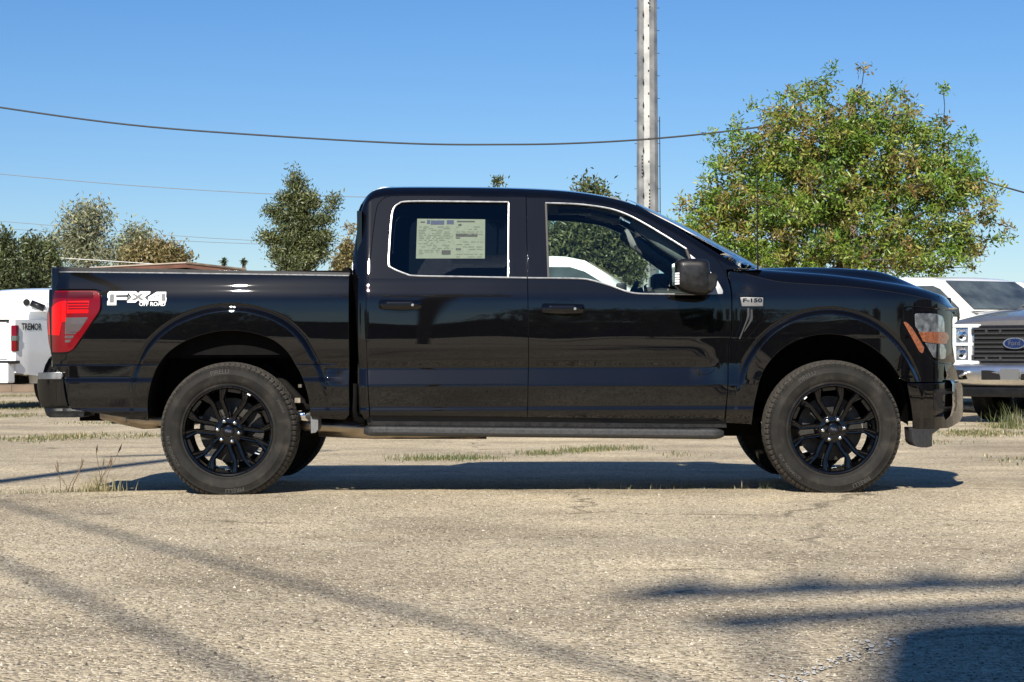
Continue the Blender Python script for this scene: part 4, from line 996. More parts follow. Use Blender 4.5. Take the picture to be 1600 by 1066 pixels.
def tree(name, label, d, blobs, trunk_px, palette, n_att=200, per=60, leaf=.12, wid=.045, rc=.25, r_tip=.008, seed=1, group=None, cat='tree', ground_z=GF, shell=2.4, droop=0., upright=.15, depthk=.9, gx=None, fork=.35, flat=0., per_hue=.5, jitter=.18):
    rg = np.random.default_rng(seed); B = []
    for (px, py, rx, ry) in blobs:
        c = np.array(at(px, py, d)); B.append((c, rx*d/FPX, ry*d/FPX))
    vol = np.array([b[1]**2*b[2] for b in B])**.8; vol /= vol.sum(); A = []
    for _ in range(n_att):
        c, rx, rz = B[rg.choice(len(B), p=vol)]; v = rg.normal(size=3); v /= np.linalg.norm(v); u = rg.uniform()**(1/shell)*(1+rg.normal()*jitter*.5)
        A.append(c+v*np.array([rx, rx*depthk, rz])*u)
    A = np.array(A); base = np.array([at(trunk_px, 540, d)[0], d-D0, ground_z]) if gx is None else np.array(gx)
    top = A[:,2].max(); zlo = A[:,2].min(); cc = A.mean(0)
    nodes = [base]; par = [-1]; zt = base[2]+(top-base[2])*.72; nt = 10
    for i in range(1, nt+1):
        u = i/nt; p = base*(1-u)+np.array([cc[0]*.35+base[0]*.65, cc[1]*.35+base[1]*.65, zt])*u; p = p+rg.normal(size=3)*np.array([.04,.04,0])*u*(zt-base[2])*.12
        nodes.append(p); par.append(i-1)
    zf = base[2]+(top-base[2])*fork*.6
    order = np.argsort(np.hypot(A[:,0]-base[0], A[:,1]-base[1])+.4*np.abs(A[:,2]-cc[2]))
    for k in order:
        a = A[k]; NN = np.array(nodes); dd = np.linalg.norm(NN-a, axis=1)+np.maximum(0, NN[:,2]-a[2])*1.2+(NN[:,2] < zf)*50
        j = int(np.argmin(dd)); st = NN[j]; ln = np.linalg.norm(a-st); m_ = max(1, int(ln/max(.25, .05*(top-base[2])))); pj = j
        for i in range(1, m_+1):
            u = i/m_; p = st*(1-u)+a*u; p = p+rg.normal(size=3)*.05*ln*(u*(1-u))*2; p[2] += -.10*ln*u*(1-u)
            nodes.append(p); par.append(pj); pj = len(nodes)-1
    cnt = np.zeros(len(nodes)); kids = np.zeros(len(nodes), int)
    for i in range(1, len(nodes)): kids[par[i]] += 1
    for i in range(len(nodes)-1, 0, -1):
        cnt[i] += 1 if kids[i] == 0 else 0; cnt[par[i]] += cnt[i]
    rad = r_tip*np.maximum(1, cnt)**.47
    root = thing(name, label, cat, tuple(base), group)
    inv = Matrix.Translation(-Vector(base)); mb = MB()
    for i in range(1, len(nodes)):
        ra = rad[par[i]] if par[i] > 0 and kids[par[i]] == 1 else min(rad[par[i]], rad[i]*1.25)
        mb.tube([nodes[par[i]], nodes[i]], [ra, rad[i]], 6 if rad[i] > r_tip*2.5 else 4, cap=False)
    mb.obj('trunk', M['bark'], root, inv, smooth=60, fix=False)
    pal = np.array(palette); pos = np.repeat(A, per, 0)+rg.normal(size=(len(A)*per,3))*rc*np.array([1,1,.8])
    hue = np.repeat(rg.uniform(0, 1, len(A)), per)*per_hue+rg.uniform(0, 1, len(pos))*(1-per_hue)
    k = np.clip(hue*(len(pal)-1), 0, len(pal)-1.001); i0 = k.astype(int); fr = (k-i0)[:,None]
    cols = (pal[i0]*(1-fr)+pal[i0+1]*fr)*np.exp(rg.normal(size=(len(pos),1))*.22)
    newobj('crown', leaves_mesh('crown', pos, leaf, wid, cols, droop, upright, rg, flat), root, inv)
    return root
G_ = [(.045,.09,.013),(.10,.19,.020),(.17,.27,.032),(.22,.27,.042),(.24,.21,.05),(.24,.14,.05)]
tree('ash_tree', 'large round tree with fresh green and rusty leaves behind the parked trucks', 42,
     [(1180,330,115,95),(1310,215,140,95),(1440,300,120,110),(1130,385,80,55),(1310,330,190,110),(1510,375,65,55),(1085,370,45,60),(1110,310,45,45),(1150,240,50,45),(1500,290,50,50),(1250,260,120,110),(1390,215,100,75),(1420,400,120,45),(1230,405,150,40)],
     1322, G_, n_att=1350, per=46, leaf=.125, wid=.042, rc=.098, r_tip=.0085, seed=11, per_hue=.78, shell=2.0, jitter=.30, fork=.25)
OL = [(.09,.11,.06),(.18,.20,.11),(.28,.29,.17),(.36,.33,.20)]
tree('eucalyptus_tree', 'tall pale olive tree with airy crown behind the truck bed', 95, [(128,355,34,40),(150,345,26,30),(105,385,30,28),(140,395,40,26)], 140, OL, n_att=300, per=17, leaf=.26, wid=.075, rc=.28, r_tip=.012, seed=21, droop=.3, jitter=.3)
tree('eucalyptus_tree', 'smaller pale olive tree standing beside the tall airy one', 100, [(215,372,20,24),(200,395,28,20),(228,385,14,16)], 212, OL, n_att=150, per=18, leaf=.26, wid=.075, rc=.28, r_tip=.012, seed=22, droop=.3, jitter=.3)
BR = [(.08,.075,.03),(.17,.155,.06),(.26,.21,.09),(.26,.17,.08)]
tree('brown_green_tree', 'low broad brownish green tree above the brown roof', 85, [(240,398,28,16),(268,405,22,12),(225,405,24,12)], 245, BR, n_att=110, per=90, leaf=.18, wid=.08, rc=.28, seed=23)
CF = [(.035,.05,.022),(.085,.11,.042),(.15,.17,.065),(.20,.19,.075)]
tree('conifer_tree', 'dense upright evergreen with ragged side boughs behind the truck bed', 80,
     [(463,292,12,26),(452,315,16,16),(480,318,16,18),(468,345,22,22),(455,372,26,22),(485,385,24,24),(462,407,36,16),(428,330,11,7),(438,341,10,8),(505,345,10,9),(516,330,7,10),(522,315,4,8),(421,372,13,7),(506,372,14,9),(513,396,10,8),(430,395,12,8)], 470, CF, n_att=420, per=46, leaf=.19, wid=.06, rc=.17, seed=24, upright=.5, jitter=.26, r_tip=.01)
tree('slender_tree', 'thin ivy covered tree with bare twigs beside the cab', 70, [(548,362,5,12),(543,390,7,16),(538,412,14,10)], 546, BR, n_att=60, per=50, leaf=.13, wid=.06, rc=.15, seed=25, jitter=.1)
for sx, sy, tall in ((574,276,0),(541,325,1),(553,318,2)):
    pass
DP = [(.022,.036,.018),(.055,.075,.03),(.11,.13,.05),(.16,.17,.07)]
for i, (bl, tp, lb) in enumerate([([(5,400,16,34),(12,430,22,26)], 6, 'dark evergreen at the far left beside the white shed'),
                                  ([(45,400,13,30),(42,432,22,24)], 44, 'dark pointed evergreen between two others over the white shed'),
                                  ([(72,388,9,16),(70,420,18,30)], 72, 'dark evergreen with yellowish lower boughs next to the tall airy tree')]):
    tree('pine_tree', lb, 70+3*i, bl, tp, DP if i < 2 else CF, n_att=150, per=46, leaf=.17, wid=.065, rc=.18, seed=30+i, upright=.4, jitter=.12)
tree('shade_tree', 'dark green tree seen through the cab and poking over its roof', 46, [(905,385,55,40),(925,350,35,38),(960,400,30,30),(922,300,16,18)], 940, CF, n_att=260, per=70, leaf=.13, wid=.055, rc=.19, seed=41, jitter=.15)
tree('small_tree', 'small tree seen through the cab windscreen pillar', 60, [(985,408,14,20),(980,430,18,14)], 984, CF, n_att=50, per=60, leaf=.14, wid=.06, rc=.2, seed=42)
tree('cypress_tree', 'narrow tree tip just showing over the cab roof', 60, [(778,293,4,14),(778,330,10,30)], 778, CF, n_att=60, per=50, leaf=.12, wid=.05, rc=.10, seed=43, upright=1., jitter=.05)
def palm(label, px, py, d):
    b = at(px, py, d); base = Vector((b.x, b.y, GF)); root = thing('palm_tree', label, 'palm tree', tuple(base), 'palms far beyond the truck bed'); inv = Matrix.Translation(-base)
    t = MB(); t.tube([base, base*.5+b*.5, b], [.28,.2,.17], 8); t.obj('trunk', M['bark'], root, inv, smooth=True)
    rg = np.random.default_rng(int(px)); f = MB()
    for k in range(46):
        a = rg.uniform(0, 6.28); e = rg.uniform(-.7, 1.3); ln = rg.uniform(.42, .62); dr = Vector((math.cos(a)*math.cos(e), math.sin(a)*math.cos(e), math.sin(e)))
        sd = dr.cross(Vector((0,0,1)))  .normalized()*.08
        p = [b, b+dr*ln*.55, b+dr*ln+Vector((0,0,-.15))]
        f.add([p[0], p[1]+sd, p[2], p[1]-sd], [(0,1,2),(0,2,3)])
    f.obj('crown', noisy(mat('palm_frond', (.05,.07,.03), .7), 2, .3), root, inv, fix=False)
palm('far fan palm nearer the brown roof ridge', 349, 409, 170); palm('farther fan palm, the one nearer the evergreen', 381, 409, 190)
def bare_twigs():
    tw = [(575,276,575,335,70),(541,323,548,365,70),(553,318,558,350,70),(526,368,556,390,70)]
    for (x1, y1, x0, y0, d) in tw:
        pass
def blades(name, spots, hmin, hmax, w, pal, rg, spread, lean=.5, m='grass'):
    """grass: curved tapering blades, one mesh"""
    V, F, Cc = [], [], []
    for (x, y, z, n) in spots:
        for _ in range(n):
            bx, by = x+rg.normal()*spread[0], y+rg.normal()*spread[1]; h = rg.uniform(hmin, hmax)*rg.uniform(.45, 1.05); a = rg.uniform(0, 6.28); ln = rg.uniform(.1, lean)*h
            dx, dy = math.cos(a)*ln, math.sin(a)*ln; sx, sy = -math.sin(a)*w, math.cos(a)*w; b = len(V)
            V += [(bx-sx,by-sy,z),(bx+sx,by+sy,z),(bx+dx*.35-sx*.8,by+dy*.35-sy*.8,z+h*.55),(bx+dx*.35+sx*.8,by+dy*.35+sy*.8,z+h*.55),(bx+dx,by+dy,z+h)]
            F += [(b,b+1,b+3,b+2),(b+2,b+3,b+4)]; c = pal[rg.integers(len(pal))]; k = math.exp(rg.normal()*.2); Cc += [(c[0]*k,c[1]*k,c[2]*k,1)]*5
    me = bpy.data.meshes.new(name); me.from_pydata(V, [], F); ca = me.color_attributes.new('Col', 'FLOAT_COLOR', 'POINT'); ca.data.foreach_set('color', np.array(Cc).ravel()); me.materials.append(M[m]); return me
def grass():
    rg = np.random.default_rng(5); gp = [(.07,.11,.03),(.11,.14,.045),(.17,.17,.07),(.30,.26,.13)]; dry = [(.30,.25,.13),(.40,.33,.18),(.14,.15,.06)]
    # along the pavement joint
    sp = []
    for _ in range(260):
        x = rg.uniform(-4.4, -2.65); e = np.interp(x, [-8,-3.4,-2.9,-2.6], [.02,.10,.34,.42]); sp.append((x, e+rg.uniform(.0,.06), GZ, 5))
    for _ in range(60): sp.append((rg.normal()*.35+.9, .47+rg.normal()*.03, GZ+.01, 4))
    for _ in range(14): sp.append((rg.normal()*.09+1.62, .44+rg.normal()*.02, GZ+.01, 4))
    tag(newobj('joint_grass', blades('joint_grass', sp, .035, .095, .0022, dry+gp[:2], rg, (.02,.012))), 'low dry grass growing along the pavement joint', 'grass', kind='stuff')
    # patches behind the truck and out across the lot
    sp = []
    for (px, py, w, n) in ((690,712,60,140),(735,712,30,90),(640,713,18,40),(845,703,24,120),(905,698,30,140),(945,695,18,90),(985,694,14,50),(1060,706,12,20),(1190,692,10,30)):
        d = (CAMH-GZ)*FPX/(py-CY+ROLL*(px-CX)); x = (px-CX)*d/FPX
        for _ in range(n): sp.append((x+rg.normal()*w*.5*d/FPX, d-D0+rg.normal()*.18, gz(d-D0), 4))
    tag(newobj('grass_patch', blades('grass_patch', sp, .015, .06, .003, gp, rg, (.09,.10))), 'green weeds growing in a crack behind the truck', 'grass', kind='stuff')
    sp = []
    for (px, py, w, n) in ((50,676,60,60),(118,671,30,90),(75,675,20,60),(215,671,40,70),(15,640,40,120),(40,630,50,100),(20,622,60,160),(20,612,60,160),(150,650,60,40),(1540,666,40,160),(1510,668,30,80),(1580,655,14,160),(1440,680,20,20),(1590,718,14,20)):
        d = (CAMH-GZ)*FPX/(py-CY+ROLL*(px-CX)); x = (px-CX)*d/FPX
        for _ in range(n): yy = d-D0+rg.normal()*.4; sp.append((x+rg.normal()*w*.6*d/FPX, yy, gz(yy)-.003, 5))
    tag(newobj('lot_grass', blades('lot_grass', sp, .015, .06, .006, gp+dry, rg, (.16,.22))), 'sparse grass tufts in cracks across the far lot', 'grass', kind='stuff')
    # tall weed at the joint by the rear wheel
    def weed(name, label, px, py, stems, seed, hs, tint):
        r2 = np.random.default_rng(seed); d = 12.1+.36; b = Vector(((px-CX)*d/FPX, .36, GZ)); root = thing(name, label, 'weed', tuple(b), None)
        me = blades('blades', [(0,0,0,stems)], hs*.2, hs*.66, .0026, tint, r2, (.075,.03), .7); newobj('blades', me, root)
        for k in range(5):
            s = MB(); a = r2.uniform(-1, 1); h = hs*r2.uniform(.6, 1.0); top = Vector((a*.12+r2.normal()*.03, r2.normal()*.04, h)); p0 = Vector((r2.normal()*.03, r2.normal()*.02, 0))
            s.tube([p0, p0*.5+top*.5+Vector((-a*.03,0,0)), top], [.0025,.002,.0015], 4); s.tube([top, top+Vector((a*.012,0,.02)), top+Vector((a*.03,0,.055))], [.003,.006,.001], 5)
            s.obj('seed_stalk', noisy(mat('seed_stalk', (.13,.09,.06), .9), 60, .3), root)
    weed('tall_weed', 'tall weed with dark seed heads beside the rear wheel', 152, 765, 170, 3, .30, [(.34,.30,.15),(.20,.20,.08),(.42,.36,.2)])
    weed('thin_weed', 'thin green weed left of the taller one at the joint', 104, 766, 14, 4, .22, [(.22,.24,.09),(.34,.30,.15)])
    weed('bushy_weed', 'pale wiry weed in front of the grey truck bumper', 1578, 668, 1, 5, .05, [(.2,.2,.1)])
    o = [x for x in bpy.data.objects if x.name.startswith('bushy_weed')][0]; q = at(1580, 664, 24.5); o.location = (q.x, q.y, gz(q.y)); o.scale = (1.0,1.0,1.0)
    newobj('blades', blades('blades', [(0,0,0,190)], .06, .38, .004, [(.16,.19,.07),(.3,.27,.16),(.1,.14,.04)], np.random.default_rng(9), (.12,.1), .9), o)
    # exposed aggregate and loose pebbles on the near slab
    n = 42000; y = -rg.uniform(0, 1, n)**.85*7.5+.25; x = rg.uniform(-.31,.30,n)*(y+D0); sc = rg.uniform(.0020,.0050,n); a = rg.uniform(0, 6.28, n); big = rg.uniform(0,1,n) < .02; sc[big] *= 1.9
    ico = np.array([(0,0,.75),(1.2,0,-.1),(.37,.95,-.1),(-.9,.6,-.1),(-.9,-.6,-.1),(.37,-.95,-.1)]); ico = ico[None]*rg.uniform(.7,1.3,(n,6,1))
    V = np.empty((n,6,3)); ca, sa = np.cos(a)[:,None], np.sin(a)[:,None]
    V[:,:,0] = x[:,None]+(ico[:,:,0]*ca-ico[:,:,1]*sa)*sc[:,None]; V[:,:,1] = y[:,None]+(ico[:,:,0]*sa+ico[:,:,1]*ca)*sc[:,None]; V[:,:,2] = ico[:,:,2]*sc[:,None]
    F = (np.arange(n)[:,None,None]*6+np.array([(0,1,2),(0,2,3),(0,3,4),(0,4,5),(0,5,1)])[None]).reshape(-1,3)
    me = bpy.data.meshes.new('loose_pebbles'); me.from_pydata(V.reshape(-1,3).tolist(), [], F.tolist())
    m = mat('pebble', (.3,.25,.2), .85); gi = N(m, 'ShaderNodeNewGeometry'); rp = ramp(m, gi.outputs['Random Per Island'], [(0,(.04,.035,.03)),(.3,(.13,.11,.085)),(.55,(.30,.26,.19)),(.85,(.42,.37,.28)),(1,(.52,.48,.40))]); L(m, rp.outputs[0], m.node_tree.nodes['Principled BSDF'].inputs['Base Color'])
    me.materials.append(m); tag(newobj('loose_pebbles', me), 'small pebbles and exposed gravel over the near pavement', 'pebbles', kind='stuff')
grass()
def paint_flakes():
    rg = np.random.default_rng(77); b = MB()
    for _ in range(110):
        t = rg.uniform()**.8; x = 1.157-.52*t+rg.normal()*.035*(1-t*.3); y = 6.17-.95*t+rg.normal()*.03-D0; r = rg.uniform(.003,.013); n = 6; a0 = rg.uniform(0,6)
        b.add([(x+r*rg.uniform(.4,1.0)*math.cos(a0+6.283*k/n), y+r*2.2*rg.uniform(.5,1.2)*math.sin(a0+6.283*k/n), .0042) for k in range(n)], [tuple(range(n))])
    tag(b.obj('worn_paint_line', noisy(mat('old_line_paint', (.60,.58,.52), .8), 90, .25), fix=False), 'flaking remains of a pale painted line on the pavement', 'paint', kind='stuff')
paint_flakes()

# ------------------------------------------------------------------ steel mast, poles and wires
M['galv'] = noisy(mat('galvanised_steel', (.30,.30,.29), .5, .6), 1.5, .35, .12)
M['wood'] = noisy(mat('weathered_pole_wood', (.13,.10,.075), .9), 3, .4)
M['wire'] = mat('wire_black', (.02,.02,.022), .6); M['wirehaze'] = mat('wire_haze', (.16,.18,.2), .6); M['wirepale'] = mat('wire_pale', (.55,.55,.55), .5)  # the middle one takes distance haze into its pale bluish colour
def mast():
    d = 75.; b = at(1012.5, 540, d); base = Vector((b.x, b.y, GF)); root = thing('steel_mast', 'tall faceted galvanised steel mast rising behind the cab', 'mast', tuple(base)); inv = Matrix.Translation(-base)
    H = 26.; r0, r1 = .455, .33; n = 12; mb = MB(); vs, fs = [], []
    for k in range(n):
        th = 2*math.pi*(k+.3)/n; vs += [(base.x+r0*math.cos(th), base.y+r0*math.sin(th), GF), (base.x+r1*math.cos(th), base.y+r1*math.sin(th), H)]
    fs = [(2*k, 2*((k+1)%n), 2*((k+1)%n)+1, 2*k+1) for k in range(n)]+[tuple(2*k+1 for k in range(n))]; mb.add(vs, fs); mb.obj('shaft', M['galv'], root, inv)
    st = MB(); st.box((0,0,0), (.05,.16,.05)); st.box((0,-.09,.03), (.03,.03,.16)); sm = st.mesh('step_bracket', M['plastic'])
    tn = MB(); tn.box((0,0,0), (.10,.02,.02)); tm = tn.mesh('edge_clip', M['plastic']); dt = MB(); dt.box((0,0,0), (.04,.05,.06)); dm = dt.mesh('bolt_head', M['plastic'])
    def rad(z): return r0+(r1-r0)*(z-GZ)/(H-GZ)
    for k in range(14):
        z = 5.7+k*.86; r = rad(z)
        a = R(245); o = newobj('step_bracket', sm, root, inv); o.location = (base.x+r*math.cos(a), base.y+r*math.sin(a)-.01, z)
        for s in (-1, 1): o = newobj('edge_clip', tm, root, inv); o.location = (base.x+s*(r+.03), base.y-.05, z+.3)
        o = newobj('bolt_head', dm, root, inv); o.location = (base.x+.03, base.y-r-.0, z+.45)
    for (z0, off) in ((6.0,.05),(7.3,-.22),(13.6,.08)):
        for k in range(7): o = newobj('bolt_head', dm, root, inv); o.location = (base.x+off, base.y-math.sqrt(max(.01, rad(z0)**2-off*off)), z0+k*.13)
    s = MB(); s.tube([(base.x+rad(6)+.05, base.y-.1, 5.2), (base.x+rad(9)+.05, base.y-.1, 9.6)], .02, 6); s.obj('side_conduit', M['wire'], root, inv)
mast()
def cable(label, pts, d, r, m, group=None, name='overhead_cable'):
    q = crom([tuple(at(px, py, d)) for px, py in pts], 6); b = MB(); b.tube(q, r, 5); o = b.obj(name, M[m], smooth=True); tag(o, label, 'cable', group)
cable('thick black overhead cable sagging across the sky in front of the mast', [(-1500,-178),(-900,-22),(-400,92),(-150,143),(0,168),(200,195),(400,211),(640,224.5),(800,226),(900,224),(1000,218.5),(1100,209.5),(1200,197),(1332,180)], 50, .023, 'wire')
cable('black overhead cable leaving the round tree to the right', [(1332,180),(1430,235),(1535,281),(1600,301),(1800,356),(1900,380)], 50, .022, 'wire')
cable('thin haze-grey wire highest above the truck bed', [(-1500,100),(-300,242),(0,272),(220,291),(430,303.5),(570,308),(700,310)], 90, .017, 'wirehaze')
cable('thin haze-grey wire behind the airy trees, upper of a close pair', [(-1500,250),(-300,328),(0,346),(240,366),(420,377),(700,388)], 110, .016, 'wirehaze', 'faint far wires')
cable('thin haze-grey wire behind the airy trees, lower of a close pair', [(-1500,275),(-300,342),(0,357),(240,374),(420,382),(700,391)], 110, .016, 'wirehaze', 'faint far wires')
cable('pale cable running low past the dark evergreens, upper of two', [(-1500,350),(-300,388),(0,398),(90,403),(300,417),(420,430)], 76, .016, 'wirepale')
cable('pale cable running low past the dark evergreens, lower of two', [(-1500,370),(-300,408),(0,414.5),(60,418),(110,421),(300,432)], 76, .016, 'wirepale')
def pole_behind_tree():
    b = at(1332, 540, 50.); base = Vector((b.x, b.y, GF)); t = at(1332, 168, 50.)
    mb = MB(); mb.tube([base, t], [.16,.11], 10); o = mb.obj('utility_pole', M['wood'], smooth=40); tag(o, 'wooden utility pole hidden inside the round tree', 'utility pole')
pole_behind_tree()
for px, py, d, lab in ((-1500,-195,50.,'wooden utility pole far left carrying the thick black cable'),(1900,372,50.,'short wooden service pole to the right of the lot'),(700,298,90.,'wooden utility pole hidden behind the cab, nearer one'),(700,372,110.,'wooden utility pole hidden behind the cab, farther one')):
    b = at(px, 540, d); t = at(px, py, d); mb = MB(); mb.tube([Vector((b.x, b.y, GF)), t], [.16,.11], 10); tag(mb.obj('utility_pole', M['wood'], smooth=40), lab, 'utility pole')
def far_wood():
    rg = np.random.default_rng(91); n = 26000; x = rg.uniform(-190, 190, n); y = 190+rg.uniform(0, 14, n); top = 3.4+1.5*np.sin(x*.11)+1.1*np.sin(x*.37+1)+.7*np.sin(x*.9+2); z = GF+rg.uniform(0, 1, n)**.7*top
    pal = np.array(DP); k = rg.integers(0, 3, n); o = newobj('distant_wood', leaves_mesh('distant_wood', np.stack([x, y, z], 1), 1.0, .55, pal[k]*rg.uniform(.7, 1.3, (n,1)), 0, .2, rg)); tag(o, 'far-off line of low green trees on the horizon', 'wood', kind='stuff')
far_wood()
def street_poles():
    # stands left of the camera; its shadow and those of its two cables cross the lot
    base = Vector((-6.45, 2-D0, 0)); root = thing('utility_pole', 'wooden utility pole left of the lot casting the long straight shadow', 'utility pole', tuple(base)); inv = Matrix.Translation(-base)
    b = MB(); b.tube([base, base+Vector((0,0,12.5))], [.15,.11], 12); b.obj('shaft', M['wood'], root, inv, smooth=40)
    b = MB(); b.box(base+Vector((0,0,11.8)), (2.2,.10,.12), rz=.5); b.obj('crossarm', M['wood'], root, inv)
    for (h, dx, dy, lab) in ((8.14, 3.09, -5.31, 'thick bundled cable strung from the left pole, upper of two'), (7.5, 1.793, -3.44, 'thick bundled cable strung from the left pole, lower of two')):
        p0 = Vector((-6.45, 2-D0, h)); v = Vector((dx, dy, 0)).normalized(); q = [p0+v*s+Vector((0,0,-.0009*s*(30-s))) for s in np.linspace(0, 30, 16)]
        c = MB(); c.tube(q, .024, 6); tag(c.obj('overhead_cable', M['wire'], smooth=True), lab, 'cable')
    # unseen pole behind the camera, its gear shaped to cast the lower right shadow
    base = Vector((-1.75, -11.75-D0, 0)); root = thing('shadow_pole', 'unseen utility pole behind the camera, crossarms and transformers shaped to cast the lower right shadow', 'utility pole', tuple(base)); inv = Matrix.Translation(-base)
    b = MB(); b.tube([base, base+Vector((0,0,14.6))], [.17,.13], 12); b.obj('shaft', M['wood'], root, inv, smooth=40)
    for z, p, q in ((14.1,(-3.89,-12.13),(-.7,-11.40)),(13.5,(-3.49,-12.05),(-.7,-11.05))):
        p, q = Vector((p[0], p[1]-D0, z-.05)), Vector((q[0], q[1]-D0, z+.05)); v = q-p
        b = MB(); b.box((p+q)/2, (v.length,.13,.15), rz=math.atan2(v.y, v.x)); b.obj('crossarm', M['wood'], root, inv)
    for k in range(7):
        b = MB(); b.lathe([(0,.34),(.05,.32),(.09,.2),(.05,.16),(.10,.06),(.05,0)], 10, 'Z', (-3.7+k*.48, -12.05+k*.105-D0, 14.12)); b.obj('insulator', M['decalgrey'], root, inv, smooth=True)
    for k in range(4):
        b = MB(); b.tube([(-3.3+k*.6, -12.0+k*.1-D0, 13.4), (-3.1+k*.55, -11.8-D0, 12.6+.2*(k%2))], .035, 6); b.obj('cutout_switch', M['decalgrey'], root, inv)
    for sg in (-1, 1): b = MB(); b.tube([(-1.75, -11.75-D0, 12.9), (-1.75+sg*1.0, -11.8+sg*.2-D0, 13.45)], .04, 6); b.obj('brace', M['wood'], root, inv)
    for k in range(3):
        c = Vector((-2.40+k*.80, -11.6-D0, 12.4)); b = MB(); b.lathe([(0,-.72),(.34,-.72),(.42,-.65),(.42,.50),(.30,.62),(.12,.68),(0,.68)], 20, 'Z', tuple(c)); b.obj('transformer', M['galv'], root, inv, smooth=40)
street_poles()

# ------------------------------------------------------------------ background trucks
def grid_slab(name, poly, w, m, parent, res=.10, top_div=6, crown=.0, smooth=35):
    """solid with side outline poly (x,z) and half width w(x,z)"""
    q = resample(np.array(poly), .14); lo, hi = q.min(0), q.max(0)
    gx, gz = np.meshgrid(np.arange(lo[0], hi[0], res), np.arange(lo[1], hi[1], res)); g = np.stack([gx.ravel(), gz.ravel()], 1); g = g[inpoly(g, q)]
    g = g[segdist(g, q) > res*.4] if len(g) else g
    pts = np.concatenate([q, g]) if len(g) else q
    vo, eo, fo, ov, *_ = delaunay_2d_cdt([Vector(p) for p in pts], [(i, (i+1) % len(q)) for i in range(len(q))], [], 0, 1e-6)
    V = np.array([tuple(v) for v in vo]); T = np.array([t for t in fo if len(t) == 3]); T = T[inpoly(V[T].mean(1), q)]
    W = np.array([w(x, z) for x, z in V]); mb = MB()
    for s in (-1, 1): mb.add([(a[0], s*h, a[1]) for a, h in zip(V, W)], [tuple(map(int, t)) for t in T])
    n = len(q); wq = np.array([w(x, z) for x, z in q]); us = np.linspace(-1, 1, top_div+1)
    vs = [(p[0], h*u, p[1]+crown*(1-u*u)) for u in us for p, h in zip(q, wq)]
    mb.add(vs, [(i*n+k, i*n+(k+1) % n, (i+1)*n+(k+1) % n, (i+1)*n+k) for i in range(top_div) for k in range(n)])
    me = mb.mesh(name, m, fix=False); bm = bmesh.new(); bm.from_mesh(me); bmesh.ops.remove_doubles(bm, verts=bm.verts, dist=.0005); bmesh.ops.recalc_face_normals(bm, faces=bm.faces); bm.to_mesh(me); bm.free()
    for p in me.polygons: p.use_smooth = True
    me.set_sharp_from_angle(angle=R(smooth)); return newobj(name, me, parent)
M['carwhite'] = noisy(mat('white_paint', (.80,.80,.79), .3, 0, .8), 3, .03); M['cargrey'] = noisy(mat('grey_paint', (.15,.14,.13), .35, .3, .6), 6, .1)
M['bgglass'] = noisy(mat('dark_glass', (.07,.085,.085), .06, 0, .3), 2.5, .6); M['bgchrome'] = noisy(mat('bumper_chrome', (.82,.81,.79), .34, 1.0), 8, .08)
M['lampwhite'] = noisy(mat('lamp_white', (.80,.82,.84), .15, .2, 1.), 20, .05); M['blueoval'] = mat('oval_blue', (.008,.02,.075), .25, 0, 1.)
def arc(cx, cz, r, a0, a1, n=10): return [(cx+r*math.cos(R(a0+(a1-a0)*k/n)), cz+r*math.sin(R(a0+(a1-a0)*k/n))) for k in range(n+1)]
def bg_wheels(root):
    for x in (-1.95, 2.05):
        for s in (-1, 1):
            mb = MB(); mb.lathe([(.26,-.12),(.30,-.135),(.38,-.13),(.415,-.10),(.425,0),(.415,.10),(.38,.13),(.30,.135)], 40); o = mb.obj('wheel', M['tyre'], root, smooth=40); o.location = (x, s*.87, .425)
            r = MB(); r.lathe([(.25,-s*-.10),(.265,s*.128),(.275,s*.128),(.27,s*.11)], 32); r.lathe([(0,s*.10),(.07,s*.10),(.08,s*.06)], 16)
            for k in range(8):
                a = 2*math.pi*k/8; r.box((.16*math.cos(a), s*.085, .16*math.sin(a)), (.21,.05,.055), ry=-a)
            r.obj('rim', M['silver'], o, smooth=30); bk = MB(); bk.lathe([(0,s*.02),(.25,s*.02)], 24); bk.obj('brake_disc', M['under'], o)
